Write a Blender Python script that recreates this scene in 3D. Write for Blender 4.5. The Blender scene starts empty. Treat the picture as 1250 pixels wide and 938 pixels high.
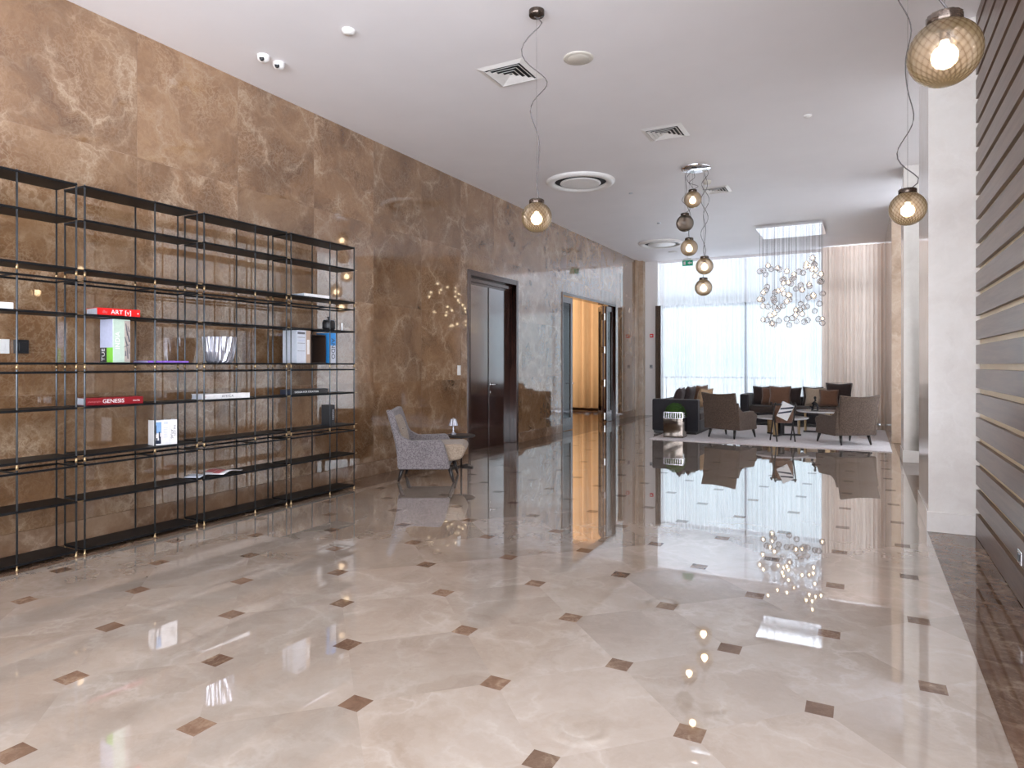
import bpy, bmesh, math, random
from mathutils import Vector, Matrix, Euler
random.seed(7)
sc = bpy.context.scene
COL = sc.collection
PI = math.pi

# ------------------------------------------------------------------ camera
W_, H_ = 1250.0, 938.0
F_PX, YAW, HORIZON = 807.61, 0.488038, 445.16
cam = bpy.data.cameras.new('camera'); cam_o = bpy.data.objects.new('camera', cam); COL.objects.link(cam_o)
cam.sensor_fit = 'HORIZONTAL'; cam.sensor_width = 36.0
cam.lens = 36.0 * F_PX / W_
cam.shift_y = -(H_ / 2 - HORIZON) / W_
cam.clip_start = 0.05; cam.clip_end = 200
cam_o.location = (0, 0, 1.4); cam_o.rotation_euler = (PI / 2, 0, YAW)
sc.camera = cam_o

# ------------------------------------------------------------------ look, world, light
sc.view_settings.view_transform = 'Standard'; sc.view_settings.look = 'None'
sc.view_settings.exposure = 0.16; sc.view_settings.gamma = 1.0
sc.view_settings.use_curve_mapping = False
cy = sc.cycles
cy.max_bounces = 12; cy.diffuse_bounces = 5; cy.glossy_bounces = 5; cy.transmission_bounces = 8
cy.transparent_max_bounces = 24; cy.caustics_reflective = False; cy.caustics_refractive = False
cy.sample_clamp_indirect = 6.0; cy.blur_glossy = 0.5
cy.use_denoising = True

FRONT_SKY = (0.74, 0.90, 1.0, 1); FRONT_S = 1.35      # pale hazy sky beyond the far window
REAR_SKY = (0.86, 0.91, 1.0, 1); REAR_S = 5.3        # brighter sky to the side and behind the camera
world = bpy.data.worlds.new('sky'); sc.world = world; world.use_nodes = True
nt = world.node_tree; nt.nodes.clear()
o_ = nt.nodes.new('ShaderNodeOutputWorld'); bg = nt.nodes.new('ShaderNodeBackground')
tc = nt.nodes.new('ShaderNodeTexCoord'); sp = nt.nodes.new('ShaderNodeSeparateXYZ')
nt.links.new(tc.outputs['Generated'], sp.inputs[0])
mr = nt.nodes.new('ShaderNodeMapRange'); mr.interpolation_type = 'SMOOTHSTEP'
mr.inputs['From Min'].default_value = 0.80; mr.inputs['From Max'].default_value = 0.45
nt.links.new(sp.outputs['Y'], mr.inputs['Value'])
mx = nt.nodes.new('ShaderNodeMix'); mx.data_type = 'RGBA'
mx.inputs['A'].default_value = [FRONT_SKY[i] * FRONT_S for i in range(3)] + [1]
mx.inputs['B'].default_value = [REAR_SKY[i] * REAR_S for i in range(3)] + [1]
nt.links.new(mr.outputs[0], mx.inputs['Factor'])
hz = nt.nodes.new('ShaderNodeMapRange'); hz.inputs['From Min'].default_value = -0.04; hz.inputs['From Max'].default_value = 0.0
hz.inputs['To Min'].default_value = 0.0; hz.inputs['To Max'].default_value = 1.0
nt.links.new(sp.outputs['Z'], hz.inputs['Value'])
mh = nt.nodes.new('ShaderNodeMix'); mh.data_type = 'RGBA'
mg = nt.nodes.new('ShaderNodeMix'); mg.data_type = 'RGBA'   # ground and haze below the horizon, brightened rearward and downward to light the ceiling
mg.inputs['A'].default_value = (1.5, 1.6, 1.7, 1); mg.inputs['B'].default_value = (8.8, 9.4, 10.4, 1)
sg = nt.nodes.new('ShaderNodeMapRange'); sg.interpolation_type = 'SMOOTHSTEP'
sg.inputs['From Min'].default_value = -0.12; sg.inputs['From Max'].default_value = -0.35
nt.links.new(sp.outputs['Z'], sg.inputs['Value'])
mm = nt.nodes.new('ShaderNodeMath'); mm.operation = 'MAXIMUM'
nt.links.new(mr.outputs[0], mm.inputs[0]); nt.links.new(sg.outputs[0], mm.inputs[1])
nt.links.new(mm.outputs[0], mg.inputs['Factor']); nt.links.new(mg.outputs['Result'], mh.inputs['A'])
nt.links.new(hz.outputs[0], mh.inputs['Factor']); nt.links.new(mx.outputs['Result'], mh.inputs['B'])
nt.links.new(mh.outputs['Result'], bg.inputs['Color']); nt.links.new(bg.outputs[0], o_.inputs[0])

def portal(name, loc, rot, sx, sy):
    l = bpy.data.lights.new(name, 'AREA'); l.shape = 'RECTANGLE'; l.size = sx; l.size_y = sy
    l.cycles.is_portal = True
    o = bpy.data.objects.new(name, l); COL.objects.link(o); o.location = loc; o.rotation_euler = rot
portal('window_portal', (-2.2, 18.35, 2.1), (-PI / 2, 0, 0), 5.6, 4.2)
portal('window_portal', (-2.3, -3.95, 2.1), (PI / 2, 0, 0), 6.2, 4.2)
portal('window_portal', (-8.0, 19.1, 2.0), (-PI / 2, 0, 0), 4.6, 4.0)
portal('window_portal', (0.95, -1.0, 2.1), (0, PI / 2, 0), 4.2, 5.6)
portal('window_portal', (1.06, 9.25, 2.1), (0, PI / 2, 0), 4.2, 3.4)  # this and the next serve the added fill bays
portal('window_portal', (1.06, 12.6, 2.1), (0, PI / 2, 0), 4.2, 1.9)

# ------------------------------------------------------------------ helpers
class MB:
    """collects shapes into one mesh"""
    def __init__(s): s.bm = bmesh.new(); s.mi = 0
    def _mk(s, vs, fs, M=None):
        vv = [s.bm.verts.new(M @ Vector(v) if M else v) for v in vs]
        for f in fs:
            try:
                ff = s.bm.faces.new([vv[i] for i in f]); ff.material_index = s.mi
            except ValueError: pass
        return vv
    def box(s, x0, x1, y0, y1, z0, z1, M=None):
        vs = [(x, y, z) for z in (z0, z1) for y in (y0, y1) for x in (x0, x1)]
        s._mk(vs, [(0, 2, 3, 1), (4, 5, 7, 6), (0, 1, 5, 4), (2, 6, 7, 3), (0, 4, 6, 2), (1, 3, 7, 5)], M); return s
    def tube(s, pts, r, n=8, cap=True, rs=None):
        pts = [Vector(p) for p in pts]; rings = []
        up = Vector((0, 0, 1))
        for i, p in enumerate(pts):
            a = pts[max(0, i - 1)]; b = pts[min(len(pts) - 1, i + 1)]; d = (b - a).normalized()
            ref = up if abs(d.z) < 0.95 else Vector((1, 0, 0))
            u = d.cross(ref).normalized(); v = d.cross(u).normalized()
            rr = rs[i] if rs else r
            rings.append([s.bm.verts.new(p + (u * math.cos(t) + v * math.sin(t)) * rr) for t in [2 * PI * k / n for k in range(n)]])
        for i in range(len(rings) - 1):
            for k in range(n):
                f = s.bm.faces.new((rings[i][k], rings[i][(k + 1) % n], rings[i + 1][(k + 1) % n], rings[i + 1][k])); f.material_index = s.mi
        if cap:
            for r_ in (rings[0], rings[-1]):
                try: s.bm.faces.new(r_).material_index = s.mi
                except ValueError: pass
        return s
    def lathe(s, prof, n=24, c=(0, 0, 0), fn=None):
        """profile of (r, z); closed at ends where r == 0"""
        rings = []
        for (r, z) in prof:
            if r < 1e-6: rings.append([s.bm.verts.new((c[0], c[1], c[2] + z))])
            else:
                row = []
                for k in range(n):
                    t = 2 * PI * k / n; rr = fn(r, z, t) if fn else r
                    row.append(s.bm.verts.new((c[0] + rr * math.cos(t), c[1] + rr * math.sin(t), c[2] + z)))
                rings.append(row)
        for a, b in zip(rings, rings[1:]):
            for k in range(n):
                if len(a) == 1 and len(b) == 1: continue
                if len(a) == 1: q = (a[0], b[k], b[(k + 1) % n])
                elif len(b) == 1: q = (a[k], a[(k + 1) % n], b[0])
                else: q = (a[k], a[(k + 1) % n], b[(k + 1) % n], b[k])
                s.bm.faces.new(q).material_index = s.mi
        return s
    def prism(s, poly, axis, a, b):
        """polygon in the plane across axis, extruded from a to b"""
        def P(p, t):
            return {'x': (t, p[0], p[1]), 'y': (p[0], t, p[1]), 'z': (p[0], p[1], t)}[axis]
        n = len(poly)
        vs = [P(p, a) for p in poly] + [P(p, b) for p in poly]
        fs = [tuple(range(n)), tuple(range(2 * n - 1, n - 1, -1))] + [(i, (i + 1) % n, n + (i + 1) % n, n + i) for i in range(n)]
        s._mk(vs, fs); return s
    def grid(s, fn, nu, nv, close_u=False):
        g = [[s.bm.verts.new(fn(i / nu, j / nv)) for j in range(nv + 1)] for i in range(nu + (0 if close_u else 1))]
        m = len(g)
        for i in range(nu):
            for j in range(nv):
                s.bm.faces.new((g[i][j], g[(i + 1) % m][j], g[(i + 1) % m][j + 1], g[i][j + 1])).material_index = s.mi
        return s
    def build(s, name, mat, parent=None, smooth=False, bevel=0, seg=2, subsurf=0, solid=0):
        bmesh.ops.remove_doubles(s.bm, verts=s.bm.verts, dist=1e-6)
        bmesh.ops.recalc_face_normals(s.bm, faces=s.bm.faces)
        me = bpy.data.meshes.new(name); s.bm.to_mesh(me); s.bm.free()
        for m in (mat if isinstance(mat, (list, tuple)) else [mat]): me.materials.append(m)
        o = bpy.data.objects.new(name, me); COL.objects.link(o)
        if parent: o.parent = parent
        if smooth: me.shade_smooth()
        if solid:
            m = o.modifiers.new('solid', 'SOLIDIFY'); m.thickness = solid; m.offset = 0
        if bevel:
            m = o.modifiers.new('bevel', 'BEVEL'); m.width = bevel; m.segments = seg; m.limit_method = 'ANGLE'; m.angle_limit = 0.6
            me.shade_smooth()
            try:
                m.harden_normals = True
            except Exception: pass
        if subsurf:
            m = o.modifiers.new('sub', 'SUBSURF'); m.levels = subsurf; m.render_levels = subsurf; me.shade_smooth()
        return o

def tag(o, label=None, cat=None, group=None, kind=None):
    if label: o['label'] = label
    if cat: o['category'] = cat
    if group: o['group'] = group
    if kind: o['kind'] = kind
    return o
def thing(name, label, cat, loc=(0, 0, 0), rz=0, group=None):
    if loc[2] > 0.01: loc = (loc[0], loc[1], loc[2] + 0.0008)
    o = bpy.data.objects.new(name, None); COL.objects.link(o); o.empty_display_size = 0.1
    o.location = loc; o.rotation_euler = (0, 0, rz)
    return tag(o, label, cat, group)
def struct(o): o['kind'] = 'structure'; return o
def copy_tree(o, parent=None):
    c = o.copy(); COL.objects.link(c)
    if parent: c.parent = parent
    for ch in list(KIDS.get(o.name, [])) or [x for x in bpy.data.objects if x.parent == o]: copy_tree(ch, c)
    return c
KIDS = {}
def lettering(text, mat, parent, M, size, depth=0.0006, name='lettering', spacing=1.0):
    cu = bpy.data.curves.new(name, 'FONT'); cu.body = text; cu.size = size; cu.extrude = depth
    cu.align_x = 'CENTER'; cu.align_y = 'CENTER'; cu.space_character = spacing; cu.resolution_u = 3
    t = bpy.data.objects.new(name, cu); COL.objects.link(t)
    dg = bpy.context.evaluated_depsgraph_get(); me = bpy.data.meshes.new_from_object(t.evaluated_get(dg))
    bpy.data.objects.remove(t); bpy.data.curves.remove(cu)
    me.transform(M); me.materials.clear(); me.materials.append(mat)
    o = bpy.data.objects.new(name, me); COL.objects.link(o); o.parent = parent
    return o

# ------------------------------------------------------------------ materials
def new_mat(name):
    m = bpy.data.materials.new(name); m.use_nodes = True; t = m.node_tree; t.nodes.clear()
    out = t.nodes.new('ShaderNodeOutputMaterial')
    return m, t, out
def N(t, kind, **kw):
    n = t.nodes.new(kind)
    for k, v in kw.items():
        if k in n.inputs: n.inputs[k].default_value = v
        else: setattr(n, k, v)
    return n
def rgba(c): return (c[0], c[1], c[2], 1)
def mixc(t, fac, a, b, blend='MIX'):
    n = t.nodes.new('ShaderNodeMix'); n.data_type = 'RGBA'; n.blend_type = blend
    for key, v in (('Factor', fac), ('A', a), ('B', b)):
        if isinstance(v, (int, float)): n.inputs[key].default_value = v
        elif isinstance(v, tuple): n.inputs[key].default_value = rgba(v)
        else: t.links.new(v, n.inputs[key])
    return n.outputs['Result']
def ramp(t, src, stops):
    n = t.nodes.new('ShaderNodeValToRGB'); t.links.new(src, n.inputs[0])
    e = n.color_ramp.elements
    while len(e) > 1: e.remove(e[-1])
    for i, (p, c) in enumerate(stops):
        x = e[0] if i == 0 else e.new(p)
        x.position = p; x.color = rgba(c) if isinstance(c, tuple) else (c, c, c, 1)
    return n.outputs[0]
def plain(name, col, rough=0.5, metal=0.0, var=0.12, scale=30, bump=0.0, spec=0.5, coat=0.0, sheen=0.0, emit=None, estr=0, trans=0.0):
    m, t, out = new_mat(name)
    b = N(t, 'ShaderNodeBsdfPrincipled', Roughness=rough, Metallic=metal)
    b.inputs['Specular IOR Level'].default_value = spec
    b.inputs['Coat Weight'].default_value = coat; b.inputs['Sheen Weight'].default_value = sheen
    b.inputs['Transmission Weight'].default_value = trans
    tcn = N(t, 'ShaderNodeTexCoord'); no = N(t, 'ShaderNodeTexNoise', Scale=scale, Detail=4.0)
    t.links.new(tcn.outputs['Object'], no.inputs['Vector'])
    c = ramp(t, no.outputs['Fac'], [(0.3, tuple(x * (1 - var) for x in col)), (0.7, tuple(min(1, x * (1 + var)) for x in col))])
    t.links.new(c, b.inputs['Base Color'])
    if bump:
        bu = N(t, 'ShaderNodeBump', Strength=bump, Distance=0.004); t.links.new(no.outputs['Fac'], bu.inputs['Height']); t.links.new(bu.outputs[0], b.inputs['Normal'])
    if emit:
        b.inputs['Emission Color'].default_value = rgba(emit); b.inputs['Emission Strength'].default_value = estr
    t.links.new(b.outputs[0], out.inputs[0]); return m
def fabric(name, c1, c2, scale=120, rough=0.9, bump=0.3, stretch=(1, 1, 1)):
    m, t, out = new_mat(name)
    b = N(t, 'ShaderNodeBsdfPrincipled', Roughness=rough); b.inputs['Sheen Weight'].default_value = 0.25
    b.inputs['Specular IOR Level'].default_value = 0.2
    tcn = N(t, 'ShaderNodeTexCoord'); mp = N(t, 'ShaderNodeMapping'); mp.inputs['Scale'].default_value = stretch
    t.links.new(tcn.outputs['Object'], mp.inputs[0])
    v = N(t, 'ShaderNodeTexVoronoi', Scale=scale); t.links.new(mp.outputs[0], v.inputs['Vector'])
    no = N(t, 'ShaderNodeTexNoise', Scale=6.0, Detail=5.0); t.links.new(tcn.outputs['Object'], no.inputs['Vector'])
    f = N(t, 'ShaderNodeMath', operation='MULTIPLY_ADD'); t.links.new(v.outputs['Distance'], f.inputs[0]); f.inputs[1].default_value = 1.3
    hf = N(t, 'ShaderNodeMath', operation='MULTIPLY'); hf.inputs[1].default_value = 0.35; t.links.new(no.outputs['Fac'], hf.inputs[0]); t.links.new(hf.outputs[0], f.inputs[2])
    c = ramp(t, f.outputs[0], [(0.3, c1), (1.05, c2)]); t.links.new(c, b.inputs['Base Color'])
    bu = N(t, 'ShaderNodeBump', Strength=bump, Distance=0.003); t.links.new(v.outputs['Distance'], bu.inputs['Height']); t.links.new(bu.outputs[0], b.inputs['Normal'])
    t.links.new(b.outputs[0], out.inputs[0]); return m
def wood(name, c1, c2, rough=0.25, axis='Z', scale=6.0, coat=0.3, spec=0.5, coat_ior=1.5):
    m, t, out = new_mat(name)
    b = N(t, 'ShaderNodeBsdfPrincipled', Roughness=rough); b.inputs['Coat Weight'].default_value = coat; b.inputs['Coat Roughness'].default_value = 0.1; b.inputs['Coat IOR'].default_value = coat_ior
    b.inputs['Specular IOR Level'].default_value = spec
    tcn = N(t, 'ShaderNodeTexCoord'); mp = N(t, 'ShaderNodeMapping')
    st = {'X': (0.05, 1, 1), 'Y': (1, 0.05, 1), 'Z': (1, 1, 0.05)}[axis]; mp.inputs['Scale'].default_value = st
    t.links.new(tcn.outputs['Object'], mp.inputs[0])
    n1 = N(t, 'ShaderNodeTexNoise', Scale=scale * 6, Detail=8.0, Roughness=0.65, Distortion=0.4); t.links.new(mp.outputs[0], n1.inputs['Vector'])
    c = ramp(t, n1.outputs['Fac'], [(0.3, c1), (0.7, c2)]); t.links.new(c, b.inputs['Base Color'])
    t.links.new(b.outputs[0], out.inputs[0]); return m
def marble(name, dark, mid, light, vein, rough=0.06, scale=1.0, vamt=0.5, attr=True, tint=0.25, spec=0.5, fine=0.5, coat=0.0, coat_ior=1.5, net=9.0):
    """polished stone: cloudy ground, a net of pale veins, every slab shifted by its own random value"""
    m, t, out = new_mat(name)
    b = N(t, 'ShaderNodeBsdfPrincipled', Roughness=rough); b.inputs['Specular IOR Level'].default_value = spec
    b.inputs['Coat Weight'].default_value = coat; b.inputs['Coat Roughness'].default_value = rough * 0.7; b.inputs['Coat IOR'].default_value = coat_ior
    tcn = N(t, 'ShaderNodeTexCoord'); vec = tcn.outputs['Object']
    if attr:
        at = N(t, 'ShaderNodeAttribute', attribute_name='slab')
        sc_ = N(t, 'ShaderNodeVectorMath', operation='SCALE'); sc_.inputs['Scale'].default_value = 37.0
        t.links.new(at.outputs['Vector'], sc_.inputs[0])
        ad = N(t, 'ShaderNodeVectorMath', operation='ADD'); t.links.new(vec, ad.inputs[0]); t.links.new(sc_.outputs[0], ad.inputs[1]); vec = ad.outputs[0]
    wn = N(t, 'ShaderNodeTexNoise', Scale=1.6 * scale, Detail=6.0, Roughness=0.6); t.links.new(vec, wn.inputs['Vector'])
    wv = N(t, 'ShaderNodeVectorMath', operation='MULTIPLY_ADD'); t.links.new(wn.outputs['Color'], wv.inputs[0])
    wv.inputs[1].default_value = (0.9 / scale,) * 3; t.links.new(vec, wv.inputs[2])
    n1 = N(t, 'ShaderNodeTexNoise', Scale=1.3 * scale, Detail=10.0, Roughness=0.68, Distortion=0.5); t.links.new(wv.outputs[0], n1.inputs['Vector'])
    ground = ramp(t, n1.outputs['Fac'], [(0.3, dark), (0.5, mid), (0.72, light)])
    v1 = N(t, 'ShaderNodeTexVoronoi', feature='DISTANCE_TO_EDGE', Scale=1.5 * scale); t.links.new(wv.outputs[0], v1.inputs['Vector'])
    l1 = ramp(t, v1.outputs['Distance'], [(0.0, 1.0), (0.035, 0.35), (0.12, 0.0)])
    v2 = N(t, 'ShaderNodeTexVoronoi', feature='DISTANCE_TO_EDGE', Scale=net * scale); t.links.new(wv.outputs[0], v2.inputs['Vector'])
    l2 = ramp(t, v2.outputs['Distance'], [(0.0, fine), (0.06, fine * 0.4), (0.2, 0.0)])
    n2 = N(t, 'ShaderNodeTexNoise', Scale=2.3 * scale, Detail=4.0); t.links.new(vec, n2.inputs['Vector'])
    gate = ramp(t, n2.outputs['Fac'], [(0.36, 0.12), (0.66, 1.0)])
    mxl = mixc(t, 1.0, l1, l2, 'ADD')
    g2 = mixc(t, 1.0, mxl, gate, 'MULTIPLY')
    s3 = mixc(t, 1.0, g2, (vamt,) * 3, 'MULTIPLY')
    c = mixc(t, s3, ground, vein)
    if attr:
        sep = N(t, 'ShaderNodeSeparateXYZ'); t.links.new(at.outputs['Vector'], sep.inputs[0])
        mrn = N(t, 'ShaderNodeMapRange'); t.links.new(sep.outputs[0], mrn.inputs['Value'])
        mrn.inputs['To Min'].default_value = 1 - tint; mrn.inputs['To Max'].default_value = 1 + tint
        cb = N(t, 'ShaderNodeCombineXYZ')
        for i in range(3): t.links.new(mrn.outputs[0], cb.inputs[i])
        c = mixc(t, 1.0, c, cb.outputs[0], 'MULTIPLY')
    t.links.new(c, b.inputs['Base Color']); t.links.new(b.outputs[0], out.inputs[0]); return m
def sheer(name, col, clear, gloss=False):
    m, t, out = new_mat(name)
    tr = N(t, 'ShaderNodeBsdfTransparent'); tl = N(t, 'ShaderNodeBsdfTranslucent'); df = N(t, 'ShaderNodeBsdfDiffuse')
    tcn = N(t, 'ShaderNodeTexCoord'); no = N(t, 'ShaderNodeTexNoise', Scale=3.0, Detail=3.0); t.links.new(tcn.outputs['Object'], no.inputs['Vector'])
    c = ramp(t, no.outputs['Fac'], [(0.3, tuple(x * 0.94 for x in col)), (0.7, col)])
    t.links.new(c, tl.inputs[0]); t.links.new(c, df.inputs[0])
    m1 = N(t, 'ShaderNodeMixShader'); m1.inputs[0].default_value = 0.45
    t.links.new(tl.outputs[0], m1.inputs[1]); t.links.new(df.outputs[0], m1.inputs[2])
    m2 = N(t, 'ShaderNodeMixShader')
    lw = N(t, 'ShaderNodeLayerWeight', Blend=0.35)          # weave closes up where a fold turns edge-on
    cl = N(t, 'ShaderNodeMapRange'); cl.inputs['To Min'].default_value = 1 - clear; cl.inputs['To Max'].default_value = 1.0
    t.links.new(lw.outputs['Facing'], cl.inputs['Value']); t.links.new(cl.outputs[0], m2.inputs[0])
    t.links.new(tr.outputs[0], m2.inputs[1]); t.links.new(m1.outputs[0], m2.inputs[2])
    t.links.new(m2.outputs[0], out.inputs[0]); return m
def thin_glass(name, tintc, refl=1.0, milk=0.0, milkc=(1, 1, 1), rough=0.02, pattern=0, edge=None):
    m, t, out = new_mat(name)
    tr = N(t, 'ShaderNodeBsdfTransparent'); tr.inputs[0].default_value = rgba(tintc)
    gl = N(t, 'ShaderNodeBsdfGlossy', Roughness=rough)
    fr = N(t, 'ShaderNodeFresnel', IOR=1.5)
    lw = N(t, 'ShaderNodeLayerWeight', Blend=0.5)
    tcn = N(t, 'ShaderNodeTexCoord'); no = N(t, 'ShaderNodeTexNoise', Scale=8.0); t.links.new(tcn.outputs['Object'], no.inputs['Vector'])
    dark = edge if edge else tuple(x * 0.55 for x in tintc)
    edgec = ramp(t, lw.outputs['Facing'], [(0.0, tintc), (0.6, tintc), (1.0, dark)])
    c2 = mixc(t, no.outputs['Fac'], edgec, tuple(x * 0.97 for x in tintc)) if not edge else edgec
    t.links.new(c2, tr.inputs[0])
    last = tr.outputs[0]
    if milk:
        tl = N(t, 'ShaderNodeBsdfTranslucent'); tl.inputs[0].default_value = rgba(milkc)
        m1 = N(t, 'ShaderNodeMixShader'); m1.inputs[0].default_value = milk
        t.links.new(last, m1.inputs[1]); t.links.new(tl.outputs[0], m1.inputs[2]); last = m1.outputs[0]
    m2 = N(t, 'ShaderNodeMixShader'); k = N(t, 'ShaderNodeMath', operation='MULTIPLY'); k.inputs[1].default_value = refl
    t.links.new(fr.outputs[0], k.inputs[0]); t.links.new(k.outputs[0], m2.inputs[0])
    t.links.new(last, m2.inputs[1]); t.links.new(gl.outputs[0], m2.inputs[2]); t.links.new(m2.outputs[0], out.inputs[0])
    return m
def glow(name, col, s):
    m, t, out = new_mat(name); e = N(t, 'ShaderNodeEmission', Strength=s); e.inputs[0].default_value = rgba(col)
    t.links.new(e.outputs[0], out.inputs[0]); return m

M = {}
M['wall_marble'] = marble('brown_marble', (0.098, 0.046, 0.019), (0.216, 0.113, 0.053), (0.325, 0.193, 0.102), (0.48, 0.345, 0.23), rough=0.05, scale=1.15, vamt=0.62, tint=0.13, fine=0.75, net=15.0, spec=0.5, coat=1.0, coat_ior=1.8)
M['base_marble'] = marble('brown_marble_skirting', (0.15, 0.08, 0.045), (0.25, 0.145, 0.085), (0.34, 0.22, 0.14), (0.6, 0.45, 0.33), rough=0.08, vamt=0.6, tint=0.15)
M['floor_marble'] = marble('cream_marble', (0.34, 0.265, 0.205), (0.425, 0.35, 0.285), (0.50, 0.43, 0.365), (0.58, 0.51, 0.44), rough=0.018, scale=1.1, vamt=0.6, tint=0.10, fine=0.3, spec=0.7, coat=1.0, coat_ior=1.95)
M['floor_dark'] = marble('dark_inlay_marble', (0.10, 0.055, 0.035), (0.16, 0.095, 0.062), (0.23, 0.15, 0.10), (0.4, 0.29, 0.2), rough=0.03, scale=2.0, vamt=0.6, tint=0.2)
M['column_marble'] = marble('white_marble', (0.76, 0.72, 0.68), (0.83, 0.80, 0.76), (0.88, 0.86, 0.83), (0.92, 0.9, 0.87), rough=0.1, scale=1.3, vamt=0.4, attr=False)
M['beige_marble'] = marble('beige_marble', (0.36, 0.25, 0.17), (0.47, 0.34, 0.245), (0.58, 0.45, 0.34), (0.7, 0.58, 0.46), rough=0.1, scale=1.5, vamt=0.4, attr=False)
M['ceiling'] = plain('ceiling_paint', (0.86, 0.84, 0.86), 0.6, var=0.015, scale=2)
M['white_paint'] = plain('white_paint', (0.92, 0.90, 0.90), 0.5, var=0.02)
M['white_metal'] = plain('white_enamel', (0.82, 0.80, 0.78), 0.35, var=0.03)
M['cream_plastic'] = plain('cream_plastic', (0.66, 0.62, 0.55), 0.4, var=0.03)
M['black_gap'] = plain('black_gap', (0.012, 0.012, 0.014), 0.6)
M['black_metal'] = plain('black_metal', (0.009, 0.009, 0.010), 0.42, metal=0.0, var=0.3, scale=12, spec=0.15)
M['steel_post'] = plain('grey_steel', (0.09, 0.10, 0.11), 0.32, metal=0.7, var=0.15)
M['brass'] = plain('brass', (0.50, 0.35, 0.19), 0.34, metal=1.0, var=0.1)
M['chrome'] = plain('chrome', (0.85, 0.85, 0.87), 0.08, metal=1.0, var=0.03)
M['cable'] = plain('grey_cable', (0.13, 0.115, 0.115), 0.45)
M['dark_wood'] = wood('wenge_wood', (0.030, 0.012, 0.009), (0.062, 0.026, 0.018), rough=0.14, axis='Y', coat=1.0, spec=0.9, coat_ior=2.2)
M['frame_wood'] = wood('wenge_frame', (0.035, 0.015, 0.012), (0.075, 0.034, 0.026), rough=0.25, axis='Z', coat=0.6)
M['leg_wood'] = plain('black_wood_leg', (0.022, 0.017, 0.016), 0.35)
M['slat_wood'] = wood('walnut_slats', (0.085, 0.048, 0.032), (0.185, 0.115, 0.080), rough=0.3, axis='Y', scale=5, coat=0.0, spec=0.22)
M['slat_back'] = plain('gold_backing', (0.88, 0.74, 0.50), 0.4, metal=0.1, var=0.06, scale=3)
M['taupe'] = fabric('taupe_weave', (0.072, 0.048, 0.035), (0.145, 0.102, 0.078), scale=80, stretch=(1, 1, 0.5))
M['grey_weave'] = fabric('grey_weave', (0.085, 0.072, 0.075), (0.26, 0.23, 0.235), scale=75)
M['sand_weave'] = fabric('sand_weave', (0.22, 0.165, 0.12), (0.42, 0.33, 0.25), scale=75)
M['sofa'] = fabric('charcoal_fabric', (0.022, 0.022, 0.027), (0.048, 0.046, 0.052), scale=140)
M['sofa_seat'] = fabric('dark_brown_seat', (0.045, 0.033, 0.03), (0.085, 0.065, 0.058), scale=140)
M['cush_dark'] = fabric('dark_plum_velvet', (0.035, 0.024, 0.024), (0.07, 0.05, 0.048), scale=90)
M['cush_brown'] = fabric('brown_velvet', (0.13, 0.065, 0.04), (0.24, 0.13, 0.085), scale=90)
M['cush_beige'] = fabric('beige_linen', (0.40, 0.31, 0.225), (0.58, 0.47, 0.36), scale=90)
M['cush_tan'] = fabric('tan_linen', (0.38, 0.235, 0.13), (0.56, 0.38, 0.23), scale=90)
M['rug'] = fabric('lilac_grey_rug', (0.62, 0.57, 0.58), (0.82, 0.77, 0.79), scale=60, bump=0.5)

M['sheer'] = sheer('white_sheer', (0.90, 0.93, 0.96), 0.50)
M['fill_sheer'] = sheer('cream_fill_sheer', (0.90, 0.88, 0.87), 0.12)  # cloth for the added fill bays only
M['fill_drape'] = sheer('taupe_fill_drape', (0.58, 0.54, 0.51), 0.0)  # denser cloth, dims the first added fill bay
M['sheer_top'] = sheer('white_sheer_valance', (0.90, 0.87, 0.89), 0.40)
M['drape'] = sheer('beige_drape', (0.80, 0.68, 0.60), 0.0)
M['orange_sheer'] = sheer('orange_curtain', (0.44, 0.235, 0.10), 0.0)
M['window_frame'] = plain('grey_aluminium', (0.42, 0.43, 0.46), 0.45, metal=0.1)
M['pane'] = thin_glass('window_glass', (0.97, 0.985, 0.99), 0.6)
M['door_pane'] = thin_glass('door_glass', (0.85, 0.92, 0.92), 1.0)
M['table_top'] = marble('white_table_marble', (0.72, 0.71, 0.72), (0.82, 0.81, 0.82), (0.88, 0.87, 0.88), (0.6, 0.6, 0.62), rough=0.05, scale=3, attr=False)
M['mirror'] = plain('mirror_steel', (0.36, 0.31, 0.27), 0.04, metal=1.0, var=0.04, scale=5)
M['leaf'] = plain('topiary_green', (0.045, 0.12, 0.014), 0.7, var=0.5, scale=60)
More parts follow.
